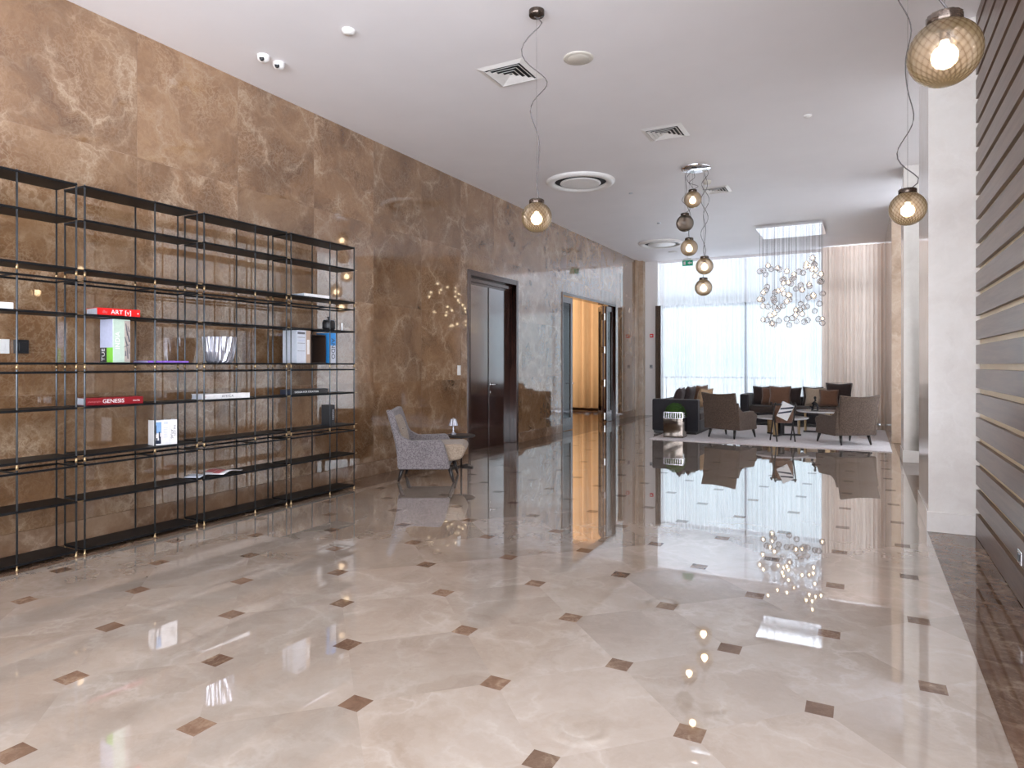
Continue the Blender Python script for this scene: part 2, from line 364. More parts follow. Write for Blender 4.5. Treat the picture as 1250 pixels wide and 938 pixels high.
def quilted_glass(name):
    m, t, out = new_mat(name)
    at = N(t, 'ShaderNodeAttribute', attribute_name='quilt')       # glass thickness: ribs and heavy base
    tint = ramp(t, at.outputs['Fac'], [(0.0, (0.97, 0.91, 0.84)), (0.45, (0.74, 0.64, 0.55)), (0.75, (0.40, 0.31, 0.24)), (1.0, (0.15, 0.10, 0.075))])
    tr = N(t, 'ShaderNodeBsdfTransparent'); t.links.new(tint, tr.inputs[0])
    rf = N(t, 'ShaderNodeBsdfRefraction', Roughness=0.5, IOR=1.03); t.links.new(tint, rf.inputs[0])
    gl = N(t, 'ShaderNodeBsdfGlossy', Roughness=0.06); fr = N(t, 'ShaderNodeFresnel', IOR=1.5)
    m1 = N(t, 'ShaderNodeMixShader'); m1.inputs[0].default_value = 0.72
    t.links.new(tr.outputs[0], m1.inputs[1]); t.links.new(rf.outputs[0], m1.inputs[2])
    tl = N(t, 'ShaderNodeBsdfTranslucent'); tl.inputs[0].default_value = (0.95, 0.80, 0.62, 1)
    m0 = N(t, 'ShaderNodeMixShader'); m0.inputs[0].default_value = 0.07
    t.links.new(m1.outputs[0], m0.inputs[1]); t.links.new(tl.outputs[0], m0.inputs[2])
    m2 = N(t, 'ShaderNodeMixShader'); t.links.new(fr.outputs[0], m2.inputs[0]); t.links.new(m0.outputs[0], m2.inputs[1]); t.links.new(gl.outputs[0], m2.inputs[2])
    t.links.new(m2.outputs[0], out.inputs[0]); return m
M['globe'] = quilted_glass('smoky_quilted_glass')
M['collar'] = plain('smoky_collar', (0.10, 0.075, 0.06), 0.1, metal=0.7, var=0.5, scale=60)
M['bubble'] = thin_glass('bubble_glass', (0.95, 0.92, 0.91), 0.7, milk=0.10, edge=(0.62, 0.57, 0.57))
M['bulb'] = glow('warm_bulb', (1.0, 0.84, 0.60), 15)
M['spark'] = glow('warm_spark', (1.0, 0.80, 0.52), 9)
M['dim_bulb'] = plain('frosted_bulb', (0.7, 0.66, 0.6), 0.3)
M['crystal'] = plain('cut_crystal', (0.50, 0.50, 0.56), 0.08, metal=0.65, var=0.1, scale=20, spec=0.9)
for k, c in dict(red=(0.75, 0.012, 0.012), darkred=(0.22, 0.006, 0.012), white=(0.83, 0.82, 0.82), paper=(0.62, 0.66, 0.74), black=(0.012, 0.012, 0.014),
                 palegreen=(0.50, 0.62, 0.52), lilac=(0.52, 0.55, 0.72), lime=(0.22, 0.62, 0.05), purple=(0.33, 0.16, 0.72), blue=(0.04, 0.30, 0.75),
                 tan=(0.46, 0.33, 0.25), greyink=(0.12, 0.12, 0.14), darkbrown=(0.035, 0.02, 0.014), pink=(0.55, 0.16, 0.17), navy=(0.02, 0.03, 0.06),
                 skyblue=(0.25, 0.45, 0.75), taupecover=(0.42, 0.36, 0.32), exitgreen=(0.0, 0.42, 0.22)).items():
    M[k] = plain('print_' + k, c, 0.35, var=0.05, scale=40)
M['back_floor'] = plain('amber_wood_floor', (0.24, 0.11, 0.045), 0.12, var=0.2, scale=4)
M['back_wall'] = plain('warm_back_wall', (0.42, 0.30, 0.2), 0.6, var=0.05)
M['terrace'] = plain('terrace_stone', (0.6, 0.6, 0.6), 0.7, var=0.05, scale=2)

# ------------------------------------------------------------------ room sizes
XL, XR, CZ = -5.48, 0.81, 4.24
Y0, Y1 = -4.0, 17.9
def slab_attr(me, vals):
    a = me.attributes.new('slab', 'FLOAT_VECTOR', 'FACE')
    for i, v in enumerate(vals): a.data[i].vector = v

# floor: cream octagons, dark square insets, dark border along both walls
def build_floor():
    bm = bmesh.new(); sp_, ox, oy = 0.59945, -2.7000, 1.2638; r2 = math.sqrt(0.5)
    A = Vector((r2, r2)) * sp_; B = Vector((-r2, r2)) * sp_; half = 0.052
    c = half * math.sqrt(2) / sp_
    def P(a, b): v = Vector((ox, oy)) + A * a + B * b; return (v.x, v.y, 0)
    for i in range(-16, 34):
        for j in range(-20, 34):
            ctr = P(i + .5, j + .5)
            if -5.6 < ctr[0] < 1.1 and Y0 - 0.6 < ctr[1] < Y1 + 0.6:
                k = [(c, 0), (1 - c, 0), (1, c), (1, 1 - c), (1 - c, 1), (c, 1), (0, 1 - c), (0, c)]
                f = bm.faces.new([bm.verts.new(P(i + u, j + v)) for u, v in k]); f.material_index = 0
            q = P(i, j)
            if -5.2 < q[0] < 0.7 and Y0 - 0.6 < q[1] < Y1 + 0.6:
                f = bm.faces.new([bm.verts.new((q[0] + dx * half, q[1] + dy * half, 0)) for dx, dy in ((-1, -1), (1, -1), (1, 1), (-1, 1))]); f.material_index = 1
    for co, no in (((-5.0, 0, 0), (-1, 0, 0)), ((0.475, 0, 0), (1, 0, 0)), ((0, Y0, 0), (0, -1, 0)), ((0, Y1 + 0.25, 0), (0, 1, 0))):
        bmesh.ops.bisect_plane(bm, geom=bm.verts[:] + bm.edges[:] + bm.faces[:], plane_co=co, plane_no=no, clear_outer=True)
    def strip(x0, x1, step):
        y = Y0
        while y < Y1 + 0.25 - 1e-4:
            y2 = min(y + step, Y1 + 0.25)
            f = bm.faces.new([bm.verts.new(p) for p in ((x0, y, 0), (x1, y, 0), (x1, y2, 0), (x0, y2, 0))]); f.material_index = 1; y = y2
    strip(XL - 0.2, -5.0, 1.2); strip(0.475, 1.3, 1.2)
    for f in bm.faces:
        if f.normal.z < 0: f.normal_flip()
    me = bpy.data.meshes.new('floor'); bm.to_mesh(me); bm.free()
    me.materials.append(M['floor_marble']); me.materials.append(M['floor_dark'])
    rnd = random.Random(3)
    slab_attr(me, [(rnd.random(), rnd.random(), rnd.random()) for _ in me.polygons])
    o = bpy.data.objects.new('floor', me); COL.objects.link(o); struct(o)
build_floor()

# left wall of marble slabs with two door openings
D1 = (8.83, 10.53, 2.895); D2 = (12.50, 15.86, 2.90)
def build_wall_left():
    ys = sorted(set([Y0, D1[0], D1[1], D2[0], D2[1], 17.45] + [2.46 + 1.03 * k for k in range(-6, 15) if Y0 < 2.46 + 1.03 * k < 17.4]))
    zs = [0.0, 1.17, 2.17, D1[2], 3.17, CZ]
    bm = bmesh.new(); vals = []; rnd = random.Random(11); ids = {}
    for a, b in zip(ys, ys[1:]):
        for c, d in zip(zs, zs[1:]):
            ym, zm = (a + b) / 2, (c + d) / 2
            if any(D[0] < ym < D[1] and zm < D[2] for D in (D1, D2)): continue
            bm.faces.new([bm.verts.new(p) for p in ((XL, a, c), (XL, b, c), (XL, b, d), (XL, a, d))])
            key = (math.floor((ym - 2.46) / 1.03), sum(zm > q for q in (1.17, 2.17, 3.17)))
            if key not in ids: ids[key] = (rnd.random(), rnd.random(), rnd.random())
            vals.append(ids[key])
    for f in bm.faces:
        if f.normal.x < 0: f.normal_flip()
    me = bpy.data.meshes.new('wall_left'); bm.to_mesh(me); bm.free(); me.materials.append(M['wall_marble']); slab_attr(me, vals)
    o = bpy.data.objects.new('wall_left', me); COL.objects.link(o); struct(o)
    # slab joints: fine pale lines
    j = MB()
    for y in [2.46 + 1.03 * k for k in range(-6, 15)]:
        if y > 17.4: continue
        z0 = max([D[2] for D in (D1, D2) if D[0] < y < D[1]] + [0.17])
        j.box(XL, XL + 0.0006, y - 0.0016, y + 0.0016, z0, CZ)
    for z in (1.17, 2.17, 3.17):
        segs = [(Y0, D1[0]), (D1[1], D2[0]), (D2[1], 17.45)] if z < 2.9 else [(Y0, 17.45)]
        for a, b in segs: j.box(XL, XL + 0.0006, a, b, z - 0.0014, z + 0.0014)
    struct(j.build('trim_1', M['base_marble']))
    b = MB()
    for a, c in ((Y0, D1[0]), (D1[1], D2[0]), (D2[1], 17.45)): b.box(XL, XL + 0.018, a, c, 0, 0.17)
    ob = b.build('baseboard_left', M['base_marble'], bevel=0.003); struct(ob)
build_wall_left()
# pilaster and far wall
struct(MB().box(XL - 0.02, XL + 0.035, 17.45, 17.68, 0, CZ).box(XL - 0.02, -5.33, 17.7, 18.1, 0, CZ).build('trim_2', M['beige_marble']))
far = MB().box(-5.33, -4.98, 17.9, 18.1, 0, CZ).box(0.36, 1.0, 17.9, 18.1, 0, CZ).box(-4.98, 0.36, 17.95, 18.1, CZ - 0.08, CZ)
struct(far.build('wall_far', M['white_paint']))
struct(MB().box(XL - 0.2, 1.3, Y0, 18.3, CZ, CZ + 0.1).build('ceiling', M['ceiling']))
# right side: slatted wall, columns, plain wall behind them
s = MB()
for k in range(22):
    z0 = 0.004 if k == 0 else 0.196 * k - 0.009 + 0.042
    z1 = min(0.196 * (k + 1) - 0.009, CZ)
    if z0 < CZ: s.box(XR, XR + 0.03, 1.8, 6.53, z0, z1)
struct(s.build('wall_right', M['slat_wood'], bevel=0.003))
struct(MB().box(XR + 0.03, XR + 0.12, 1.8, 6.54, 0, CZ).build('trim_3', M['slat_back']))
c1 = MB().box(0.483, 1.0, 6.54, 7.6, 0, CZ).box(0.471, 0.483, 6.528, 7.6, 0, 0.17).box(0.483, XR, 6.528, 6.54, 0, 0.17)
struct(c1.build('trim_4', M['column_marble'], bevel=0.004))
c2 = MB().box(0.51, 0.72, 10.98, 11.7, 0, CZ).box(0.498, 0.51, 10.968, 11.7, 0, 0.17).box(0.51, 0.72, 10.968, 10.98, 0, 0.17)
struct(c2.build('trim_5', M['column_marble'], bevel=0.004))
struct(MB().box(0.445, 1.0, 13.57, 17.9, 0, CZ).build('trim_6', M['beige_marble'], bevel=0.004))
struct(MB().box(0.72, 1.0, 11.05, 11.7, 0, CZ).build('wall_right', M['beige_marble']))
# unseen glazed bays between the columns, added to let in side fill light
wb = MB()
for y in (7.64, 9.3, 10.98, 11.74, 13.53): wb.box(0.95, 1.02, y - 0.03, y + 0.03, 0, CZ)
for z in (0.04, 3.0, CZ - 0.04): wb.box(0.95, 1.02, 7.6, 11.05, z - 0.04, z + 0.04).box(0.95, 1.02, 11.7, 13.57, z - 0.04, z + 0.04)
w3 = struct(wb.build('fill_light_window', M['window_frame']))
MB().box(0.983, 0.989, 7.6, 11.05, 0.05, CZ - 0.05).box(0.983, 0.989, 11.7, 13.57, 0.05, CZ - 0.05).build('pane', M['pane'], w3)

# rear glazing behind the camera
r = MB()
for x in (XL, -3.9, -2.3, -0.7, 0.85): r.box(x - 0.04, x + 0.04, Y0 - 0.06, Y0, 0, CZ)
for z in (0.04, 3.0, CZ - 0.04): r.box(XL, 0.9, Y0 - 0.06, Y0, z - 0.04, z + 0.04)
struct(r.build('window_2', M['window_frame']))

# ------------------------------------------------------------------ far window: frame, panes, rail outside
wf = MB()
for x in (-4.95, -2.72, -0.75, 0.30): wf.box(x - 0.035, x + 0.035, 18.2, 18.28, 0, CZ)
for z in (0.05, 3.0, CZ - 0.05): wf.box(-4.98, 0.36, 18.2, 18.28, z - 0.05, z + 0.05)
win = struct(wf.build('window_1', M['window_frame']))
pn = MB(); pn.box(-4.95, 0.33, 18.235, 18.241, 0.05, CZ - 0.05)
pn.build('pane', M['pane'], win)
struct(MB().box(-16, 8, 18.3, 20.7, -0.06, -0.01).build('trim_7', M['terrace']))
rail = thing('balcony_railing', 'grey metal railing outside the far window, seen faintly through the sheers', 'railing', (-2.2, 20.4, -0.01))
rm = MB().tube([(-3.4, 0, 1.02), (3.2, 0, 1.02)], 0.03)
rm.build('handrail', M['window_frame'], rail, smooth=True)
for x in (-3.2, -1.9, -0.6, 0.7, 2.0, 3.0): MB().tube([(x, 0, 0), (x, 0, 1.02)], 0.02).build('post', M['window_frame'], rail, smooth=True)

def curtain(name, x0, x1, y, z0, z1, mat, folds, amp, parent=None, seed=0, gather=0.0):
    rnd = random.Random(seed); ph = [rnd.uniform(0, 6.28) for _ in range(4)]
    nu = int(folds * 10)
    def fn(u, v):
        x = x0 + (x1 - x0) * u
        w = math.sin(2 * PI * folds * u + 1.3 * math.sin(2 * PI * u * 2.3 + ph[0])) * (0.75 + 0.25 * math.sin(9 * u + ph[1]))
        w += 0.35 * math.sin(2 * PI * folds * 0.47 * u + ph[2] + 0.6 * v)
        a = amp * (1.0 - 0.25 * v + 0.1 * math.sin(3 * v + ph[3]))
        return (x + 0.3 * amp * math.cos(2 * PI * folds * u), y + a * w, z0 + (z1 - z0) * v)
    return MB().grid(fn, nu, 10).build(name, mat, parent, smooth=True)
def curtain_thing(name, label, parts, cat='curtain'):
    pass
t = tag(curtain('sheer_curtain', -4.93, -2.725, 17.99, 0.03, 4.15, M['sheer'], 19, 0.042, seed=1),
        'white sheer curtain left of the grey mullion, hanging behind the left dark sofa', 'curtain')
t = tag(curtain('sheer_curtain', -2.70, -0.72, 17.99, 0.03, 4.15, M['sheer'], 17, 0.042, seed=2),
        'white sheer curtain between the grey mullion and the beige drape, behind the bubble chandelier', 'curtain')
tag(curtain('curtain_valance', -4.95, -0.75, 17.88, 3.0, 4.16, M['sheer_top'], 40, 0.015, seed=3),
    'short white sheer valance across the top of the far window', 'curtain')
tag(curtain('beige_drape', -0.90, 0.42, 17.62, 0.02, 4.22, M['drape'], 17, 0.05, seed=5),
    'full-height beige pleated drape at the right end of the far window', 'curtain')
tag(curtain('grey_drape', -5.02, -4.88, 17.80, 0.02, 3.0, M['taupe'], 2, 0.03, seed=6),
    'narrow dark taupe drape gathered at the left edge of the far window', 'curtain')

def fill_sheer(y0, y1, seed):  # added curtains softening the light of the unseen fill bays
    n = int((y1 - y0) * 80)
    b = MB().grid(lambda u, v: (0.88 + 0.03 * math.sin(2 * PI * (y1 - y0) * 7 * u + math.sin(5 * u)), y0 + (y1 - y0) * u, 0.03 + 4.17 * v), n, 4)
    return b.build('curtain', M['fill_sheer'] if seed > 1 else M['fill_drape'], w3, smooth=True)
fill_sheer(7.62, 11.03, 1)
fill_sheer(11.72, 13.55, 2)

# ------------------------------------------------------------------ adjoining room seen through the glass doors
struct(MB().box(-11.0, XL - 0.2, 10.9, 19.0, -0.05, 0.0).build('floor', M['back_floor']))
struct(MB().box(-11.0, XL - 0.2, 10.9, 19.2, 3.9, 4.0).build('ceiling', M['white_paint']))
bw = MB().box(-5.80, -5.72, 8.3, 10.8, 0, 4).box(-11.1, -11.0, 10.9, 19.2, 0, 4).box(-11.0, XL - 0.2, 10.8, 10.9, 0, 4).box(-5.68, -5.66, 10.9, D2[0], 0, 4).box(-5.68, -5.66, D2[1], 19.2, 0, 4).box(-5.68, -5.66, D2[0], D2[1], 2.9, 4)  # first box: unseen panel added behind door 1 to stop leaking light
struct(bw.build('wall_back', M['back_wall']))
tag(curtain('orange_curtain', -10.9, -5.75, 18.55, 0.10, 3.9, M['orange_sheer'], 17, 0.13, seed=8),
    'glowing orange pleated curtain in the room beyond the open glass doors', 'curtain')
struct(MB().box(-11.0, -5.7, 18.78, 18.9, 0, 0.12).build('baseboard_back', M['darkbrown']))
lm = bpy.data.lights.new('adjoining_room_fill', 'AREA'); lm.size = 1.2; lm.energy = 22; lm.color = (1.0, 0.72, 0.42)  # added warm fill light, no fixture modelled
lo = bpy.data.objects.new('adjoining_room_fill', lm); COL.objects.link(lo); lo.location = (-8.0, 15.5, 3.85)

# ------------------------------------------------------------------ door 1: closed double door
d1 = MB()
y0, y1, zt = D1
d1.box(XL - 0.14, XL + 0.022, y0, y0 + 0.075, 0, zt).box(XL - 0.14, XL + 0.022, y1 - 0.075, y1, 0, zt).box(XL - 0.14, XL + 0.022, y0 + 0.075, y1 - 0.075, zt - 0.085, zt)
d1.box(XL - 0.14, XL - 0.06, y0 + 0.075, y1 - 0.075, zt - 0.16, zt - 0.105).box(XL - 0.2, XL - 0.10, y0, y1, zt - 0.2, zt)
door1 = struct(d1.build('door_1', M['frame_wood'], bevel=0.004))
ym = 9.68
MB().box(XL - 0.155, XL - 0.11, y0 + 0.077, ym - 0.02, 0.001, zt - 0.165).build('leaf', M['dark_wood'], door1, bevel=0.003)
lf = MB().box(XL - 0.155, XL - 0.11, ym + 0.02, y1 - 0.077, 0.001, zt - 0.165).build('leaf', M['dark_wood'], door1, bevel=0.003)
MB().box(XL - 0.165, XL - 0.135, ym - 0.03, ym + 0.03, 0.006, zt - 0.165).build('rebate', M['black_gap'], door1)
h = MB().box(XL - 0.11, XL - 0.104, ym + 0.045, ym + 0.085, 1.03, 1.09).tube([(XL - 0.105, ym + 0.065, 1.06), (XL - 0.06, ym + 0.065, 1.06), (XL - 0.055, ym + 0.10, 1.06), (XL - 0.055, ym + 0.20, 1.06)], 0.011)
h.box(XL - 0.11, XL - 0.104, ym + 0.05, ym + 0.08, 0.90, 0.95)
h.build('door_handle', M['chrome'], lf, smooth=True)

# door 2: glazed folding doors standing open
y0, y1, zt = D2
d2 = MB().box(XL - 0.18, XL + 0.02, y0, y0 + 0.05, 0, zt).box(XL - 0.18, XL + 0.02, y1 - 0.05, y1, 0, zt).box(XL - 0.18, XL + 0.02, y0 + 0.05, y1 - 0.05, zt - 0.06, zt)
door2 = struct(d2.build('door_2', M['frame_wood'], bevel=0.004))
def glazed_leaf(T, w, name='leaf'):
    """leaf in its own x (thickness) / y (width) / z frame"""
    f = MB(); th = 0.022
    f.box(-th, th, 0, 0.10, 0.01, 2.82, T).box(-th, th, w - 0.10, w, 0.01, 2.82, T).box(-th, th, 0.10, w - 0.10, 0.01, 0.27, T).box(-th, th, 0.10, w - 0.10, 2.70, 2.82, T)
    o = f.build(name, M['frame_wood'], door2, bevel=0.003)
    MB().box(-0.004, 0.004, 0.10, w - 0.10, 0.27, 2.70, T).build('pane', M['door_pane'], o)
    return o
glazed_leaf(Matrix.Translation((XL - 0.06, y0 + 0.055, 0)), 0.62)
glazed_leaf(Matrix.Translation((XL - 0.06, y1 - 0.055 - 0.50, 0)), 0.50)
for k in range(2):
    T = Matrix.Translation((XL - 0.07 - 0.02 * k, 15.17 + 0.06 * k, 0)) @ Matrix.Rotation(math.radians(33), 4, 'Z')
    lfk = glazed_leaf(T, 0.5)
hg = MB()
for z in (0.15, 0.95, 1.75, 2.55): hg.box(XL - 0.11, XL - 0.03, 15.135, 15.15, z - 0.07, z + 0.07).tube([(XL - 0.025, 15.14, z - 0.08), (XL - 0.025, 15.14, z + 0.08)], 0.014)
hg.build('hinge', M['chrome'], door2)
hh = MB().tube([(XL - 0.03, y0 + 0.60, 1.0), (XL + 0.02, y0 + 0.60, 1.0), (XL + 0.02, y0 + 0.50, 1.0)], 0.01); hh.build('door_handle', M['chrome'], door2, smooth=True)

# ------------------------------------------------------------------ wall fittings
def wall_plate(name, label, y, z, w, hgt, mat, d=0.012, extra=None):
    t = thing(name, label, name.split('_')[-1], (XL, y, z))
    MB().box(0, d, -w / 2, w / 2, -hgt / 2, hgt / 2).build('plate', mat, t, bevel=0.003)
    MB().box(d, d + 0.006, -w * 0.28, w * 0.28, -hgt * 0.3, hgt * 0.3).build('rocker', extra or mat, t, bevel=0.002)
    return t
wall_plate('light_switch', 'white double light switch on brown marble just left of closed dark door', 8.58, 1.31, 0.085, 0.15, M['white_metal'])
wall_plate('wall_socket', 'white rounded wall plate behind the black shelves at the photo\'s left edge', 2.455, 1.53, 0.15, 0.105, M['white_metal'])
wall_plate('plug_box', 'black plug-in box beside the white wall plate behind the shelves', 2.60, 1.53, 0.085, 0.10, M['black'], d=0.04)
t = thing('fire_call_point', 'small red fire alarm call point on white strip left of far window', 'alarm', (-5.14, 17.9, 2.19))
MB().box(-0.045, 0.045, -0.05, 0, -0.05, 0.05).build('housing', M['red'], t, bevel=0.006); MB().box(-0.025, 0.025, -0.054, -0.05, -0.02, 0.02).build('press_plate', M['white'], t)
t = thing('thermostat', 'small grey control plate below the red fire alarm call point', 'control', (-5.16, 17.9, 1.34))
MB().box(-0.04, 0.04, -0.02, 0, -0.05, 0.05).build('plate', M['window_frame'], t, bevel=0.004); MB().box(-0.02, 0.02, -0.024, -0.02, -0.005, 0.03).build('display', M['greyink'], t)
t = thing('wall_socket', 'small chrome and black floor-level socket on the slatted wood wall', 'socket', (XR, 4.77, 0.28))
MB().box(-0.012, 0, -0.05, 0.05, -0.04, 0.04).build('plate', M['chrome'], t, bevel=0.004); MB().box(-0.016, -0.012, -0.025, 0.025, -0.02, 0.02).build('outlet', M['black'], t)

# ------------------------------------------------------------------ ceiling fittings
def vent(x, y, label, s=0.46, rz=0):
    t = thing('air_vent', label, 'vent', (x, y, CZ), rz, 'square ceiling vents')
    f = MB(); a = s / 2
    for k, (o, i) in enumerate(((a, a * 0.78),)):
        for sx in (0, 1, 2, 3):
            T = Matrix.Rotation(sx * PI / 2, 4, 'Z')
            f._mk([(-o, -o, 0), (o, -o, 0), (i, -i, -0.016), (-i, -i, -0.016), (-i, -i, 0), (i, -i, 0)], [(0, 1, 2, 3), (3, 2, 5, 4)], T)
    f.build('frame', M['cream_plastic'] if s > 0.5 else M['white_metal'], t)
    MB().box(-a * .8, a * .8, -a * .8, a * .8, -0.003, -0.001).build('backing', M['black_gap'], t)
    for k, q in enumerate((0.72, 0.54, 0.36, 0.18)):
        l = MB(); o = a * q; i = a * (q - 0.11)
        for sx in range(4):
            T = Matrix.Rotation(sx * PI / 2, 4, 'Z')
            l._mk([(-o, -o, -0.022), (o, -o, -0.022), (i, -i, -0.004), (-i, -i, -0.004)], [(0, 1, 2, 3)], T)
        l.build('louvre', M['white_metal'], t, solid=0.002)
    return t
vent(-3.04, 5.70, 'square ceiling vent beside the wavy cord of the hanging globe, nearest the bookshelves', 0.50)
vent(-2.14, 8.03, 'square ceiling vent between the round ceiling speaker and the chrome oval lamp canopy', 0.50)
vent(-2.12, 11.05, 'small square ceiling vent just right of the five-globe cluster cords', 0.46)
def diffuser(x, y, label):
    t = thing('round_diffuser', label, 'vent', (x, y, CZ), 0, 'round ceiling diffusers')
    MB().lathe([(0.53, 0), (0.53, -0.02), (0.50, -0.05), (0.43, -0.05), (0.40, -0.03), (0.40, 0)], 48).build('ring', M['white_metal'], t, smooth=True)
    MB().lathe([(0, -0.004), (0.405, -0.004)], 48).build('backing', M['black_gap'], t)
    MB().lathe([(0, -0.050), (0.28, -0.048), (0.315, -0.040), (0.31, -0.025), (0, -0.025)], 48).build('disc', M['white_metal'], t, smooth=True)
    return t
diffuser(-3.87, 9.55, 'large round white ceiling diffuser beyond the hanging globe near the marble wall')
diffuser(-4.16, 15.3, 'round white ceiling diffuser near the far window, left of the five-globe cluster')
def disc(name, label, cat, x, y, r, hgt, mat, lens=None):
    t = thing(name, label, cat, (x, y, CZ))
    MB().lathe([(r, 0), (r, -hgt * 0.5), (r * 0.85, -hgt), (0, -hgt)], 28).build('rim', mat, t, smooth=True)
    MB().lathe([(r * 0.7, -hgt), (r * 0.65, -hgt - 0.004), (0, -hgt - 0.006)], 24).build('grille' if cat == 'speaker' else 'sensor', lens or mat, t, smooth=True)
    return t
disc('ceiling_speaker', 'round beige ceiling speaker right of the square vent', 'speaker', -2.33, 5.70, 0.14, 0.012, M['cream_plastic'])
disc('smoke_detector', 'small white round smoke detector alone on the ceiling above the shelves', 'detector', -3.86, 4.31, 0.055, 0.03, M['white_metal'])
disc('smoke_detector', 'small white round detector on the ceiling above the right-hand globe lamps', 'detector', -0.56, 8.24, 0.045, 0.02, M['white_metal'])
disc('smoke_detector', 'small brownish round detector behind the oval chrome lamp canopy', 'detector', -2.13, 10.45, 0.06, 0.05, M['cream_plastic'])
disc('ceiling_light', 'small white round downlight behind the far round diffuser', 'light', -4.23, 16.6, 0.12, 0.02, M['white_metal'])
disc('sprinkler', 'tiny grey sprinkler on the ceiling in front of the far round diffuser', 'sprinkler', -3.62, 13.1, 0.04, 0.015, M['window_frame'])
disc('sprinkler', 'tiny grey sprinkler on the ceiling right of the near round diffuser', 'sprinkler', -3.4, 10.6, 0.035, 0.012, M['window_frame'])
def camera_thing(x, y, label):
    t = thing('security_camera', label, 'camera', (x, y, CZ), 0, 'white dome cameras')
    MB().lathe([(0.055, 0), (0.055, -0.025), (0.048, -0.045), (0.03, -0.06), (0, -0.065)], 24).build('dome', M['white_metal'], t, smooth=True)
    l = MB().lathe([(0, -0.012), (0.02, -0.012), (0.023, 0), (0.02, 0.012), (0, 0.012)], 16).build('lens', M['black'], t, smooth=True)
    l.location = (0.02, -0.036, -0.045); l.rotation_euler = (math.radians(60), 0, math.radians(30))
camera_thing(-4.87, 4.30, 'white dome security camera, left of the pair near the marble wall')
camera_thing(-4.86, 4.47, 'white dome security camera, right of the pair near the marble wall')
t = thing('exit_sign', 'small green emergency exit sign hanging near the far window', 'sign', (-3.93, 16.9, 3.98))
MB().box(-0.13, 0.13, -0.015, 0.015, -0.08, 0.06).build('panel', M['exitgreen'], t, bevel=0.004)
MB().box(-0.10, 0.10, -0.03, 0.03, 0.06, 0.11).tube([(0, 0, 0.11), (0, 0, 0.26)], 0.008).build('housing', M['white_metal'], t)
a = MB(); a.box(-0.10, -0.05, -0.018, -0.015, -0.05, 0.03); a.prism([(0.0, -0.01), (0.055, 0.03), (0.055, 0.005), (0.11, 0.005), (0.11, -0.025), (0.055, -0.025), (0.055, -0.05)], 'y', -0.018, -0.015)
a.build('pictogram', M['white'], t)

# ------------------------------------------------------------------ pendant globes
GR = 0.1215
def globe_mesh(name, n=96, rows=64, depth=0.012):
    b = MB(); prof = []
    ph0 = math.asin(0.052 / GR)
    for i in range(rows + 1):
        ph = ph0 + (PI - ph0) * i / rows
        prof.append((GR * math.sin(ph) if i < rows else 0, GR * math.cos(ph)))
    def fn(r, z, t):
        ph = math.atan2(r, z)
        return r * (1 + depth * abs(math.cos(12 * t + 10 * ph) * math.cos(12 * t - 10 * ph)))
    b.lathe(prof, n * 2, fn=fn); return b
def globe_parts(t, z, dx=0, dy=0, lit=True, power=4.0):
    """globe, collar, bulb hung at local (dx, dy, z)"""
    if 'globe' not in KIDS:
        g = globe_mesh('g').build('glass_globe', M['globe'], t, smooth=True); KIDS['globe'] = g.data
        a = g.data.attributes.new('quilt', 'FLOAT', 'POINT')
        for i, v in enumerate(g.data.vertices):
            ph = math.atan2(math.hypot(v.co.x, v.co.y), v.co.z); th = math.atan2(v.co.y, v.co.x)
            q = abs(math.cos(12 * th + 10 * ph)) * abs(math.cos(12 * th - 10 * ph))
            a.data[i].value = min(1, 0.62 * (1 - q) ** 2.2 + 0.10 + 0.95 * max(0, (ph - 1.95) / 1.1) ** 1.3)
    else:
        g = bpy.data.objects.new('glass_globe', KIDS['globe']); COL.objects.link(g); g.parent = t
    g.location = (dx, dy, z)
    cbm = MB().lathe([(0, 0.142), (0.054, 0.142), (0.059, 0.137), (0.059, 0.104), (0.050, 0.098)], 32, fn=lambda r, zz, a: r * (1 + 0.02 * math.cos(16 * a)))
    c = cbm.build('collar', M['collar'], g, smooth=True)
    MB().lathe([(0, 0.10), (0.016, 0.10), (0.018, 0.045), (0.0, 0.045)], 16).build('lamp_holder', M['collar'], g, smooth=True)
    bl = MB().lathe([(0, -0.052), (0.018, -0.047), (0.033, -0.033), (0.038, -0.014), (0.033, 0.005), (0.019, 0.022), (0.013, 0.044), (0, 0.046)], 18).build('bulb', M['bulb'] if lit else M['dim_bulb'], g, smooth=True)
    if lit:
        l = bpy.data.lights.new('bulb_light', 'POINT'); l.energy = power; l.color = (1.0, 0.74, 0.45); l.shadow_soft_size = 0.045
        lo = bpy.data.objects.new('bulb_light', l); COL.objects.link(lo); lo.parent = g; lo.location = (0, 0, -0.014)
    return g
def wavy(p0, p1, amp, waves, seed, n=40):
    rnd = random.Random(seed); a = [rnd.uniform(0, 6.28) for _ in range(3)]; pts = []
    for i in range(n + 1):
        u = i / n; w = math.sin(PI * min(1, u * 6)) if u < 1 / 12 else (math.sin(PI * min(1, (1 - u) * 6)) if u > 11 / 12 else 1)
        q = Vector(p0).lerp(Vector(p1), u); s_ = amp * w * (0.6 + 0.5 * math.sin(5 * u + a[1]))
        pts.append(q + Vector((0.88, 0.47, 0)) * s_ * math.sin(2 * PI * waves * u + a[0]) + Vector((-0.47, 0.88, 0)) * s_ * 0.6 * math.cos(2 * PI * waves * 0.8 * u + a[2]))
    pts[0] = Vector(p0); pts[-1] = Vector(p1); return pts
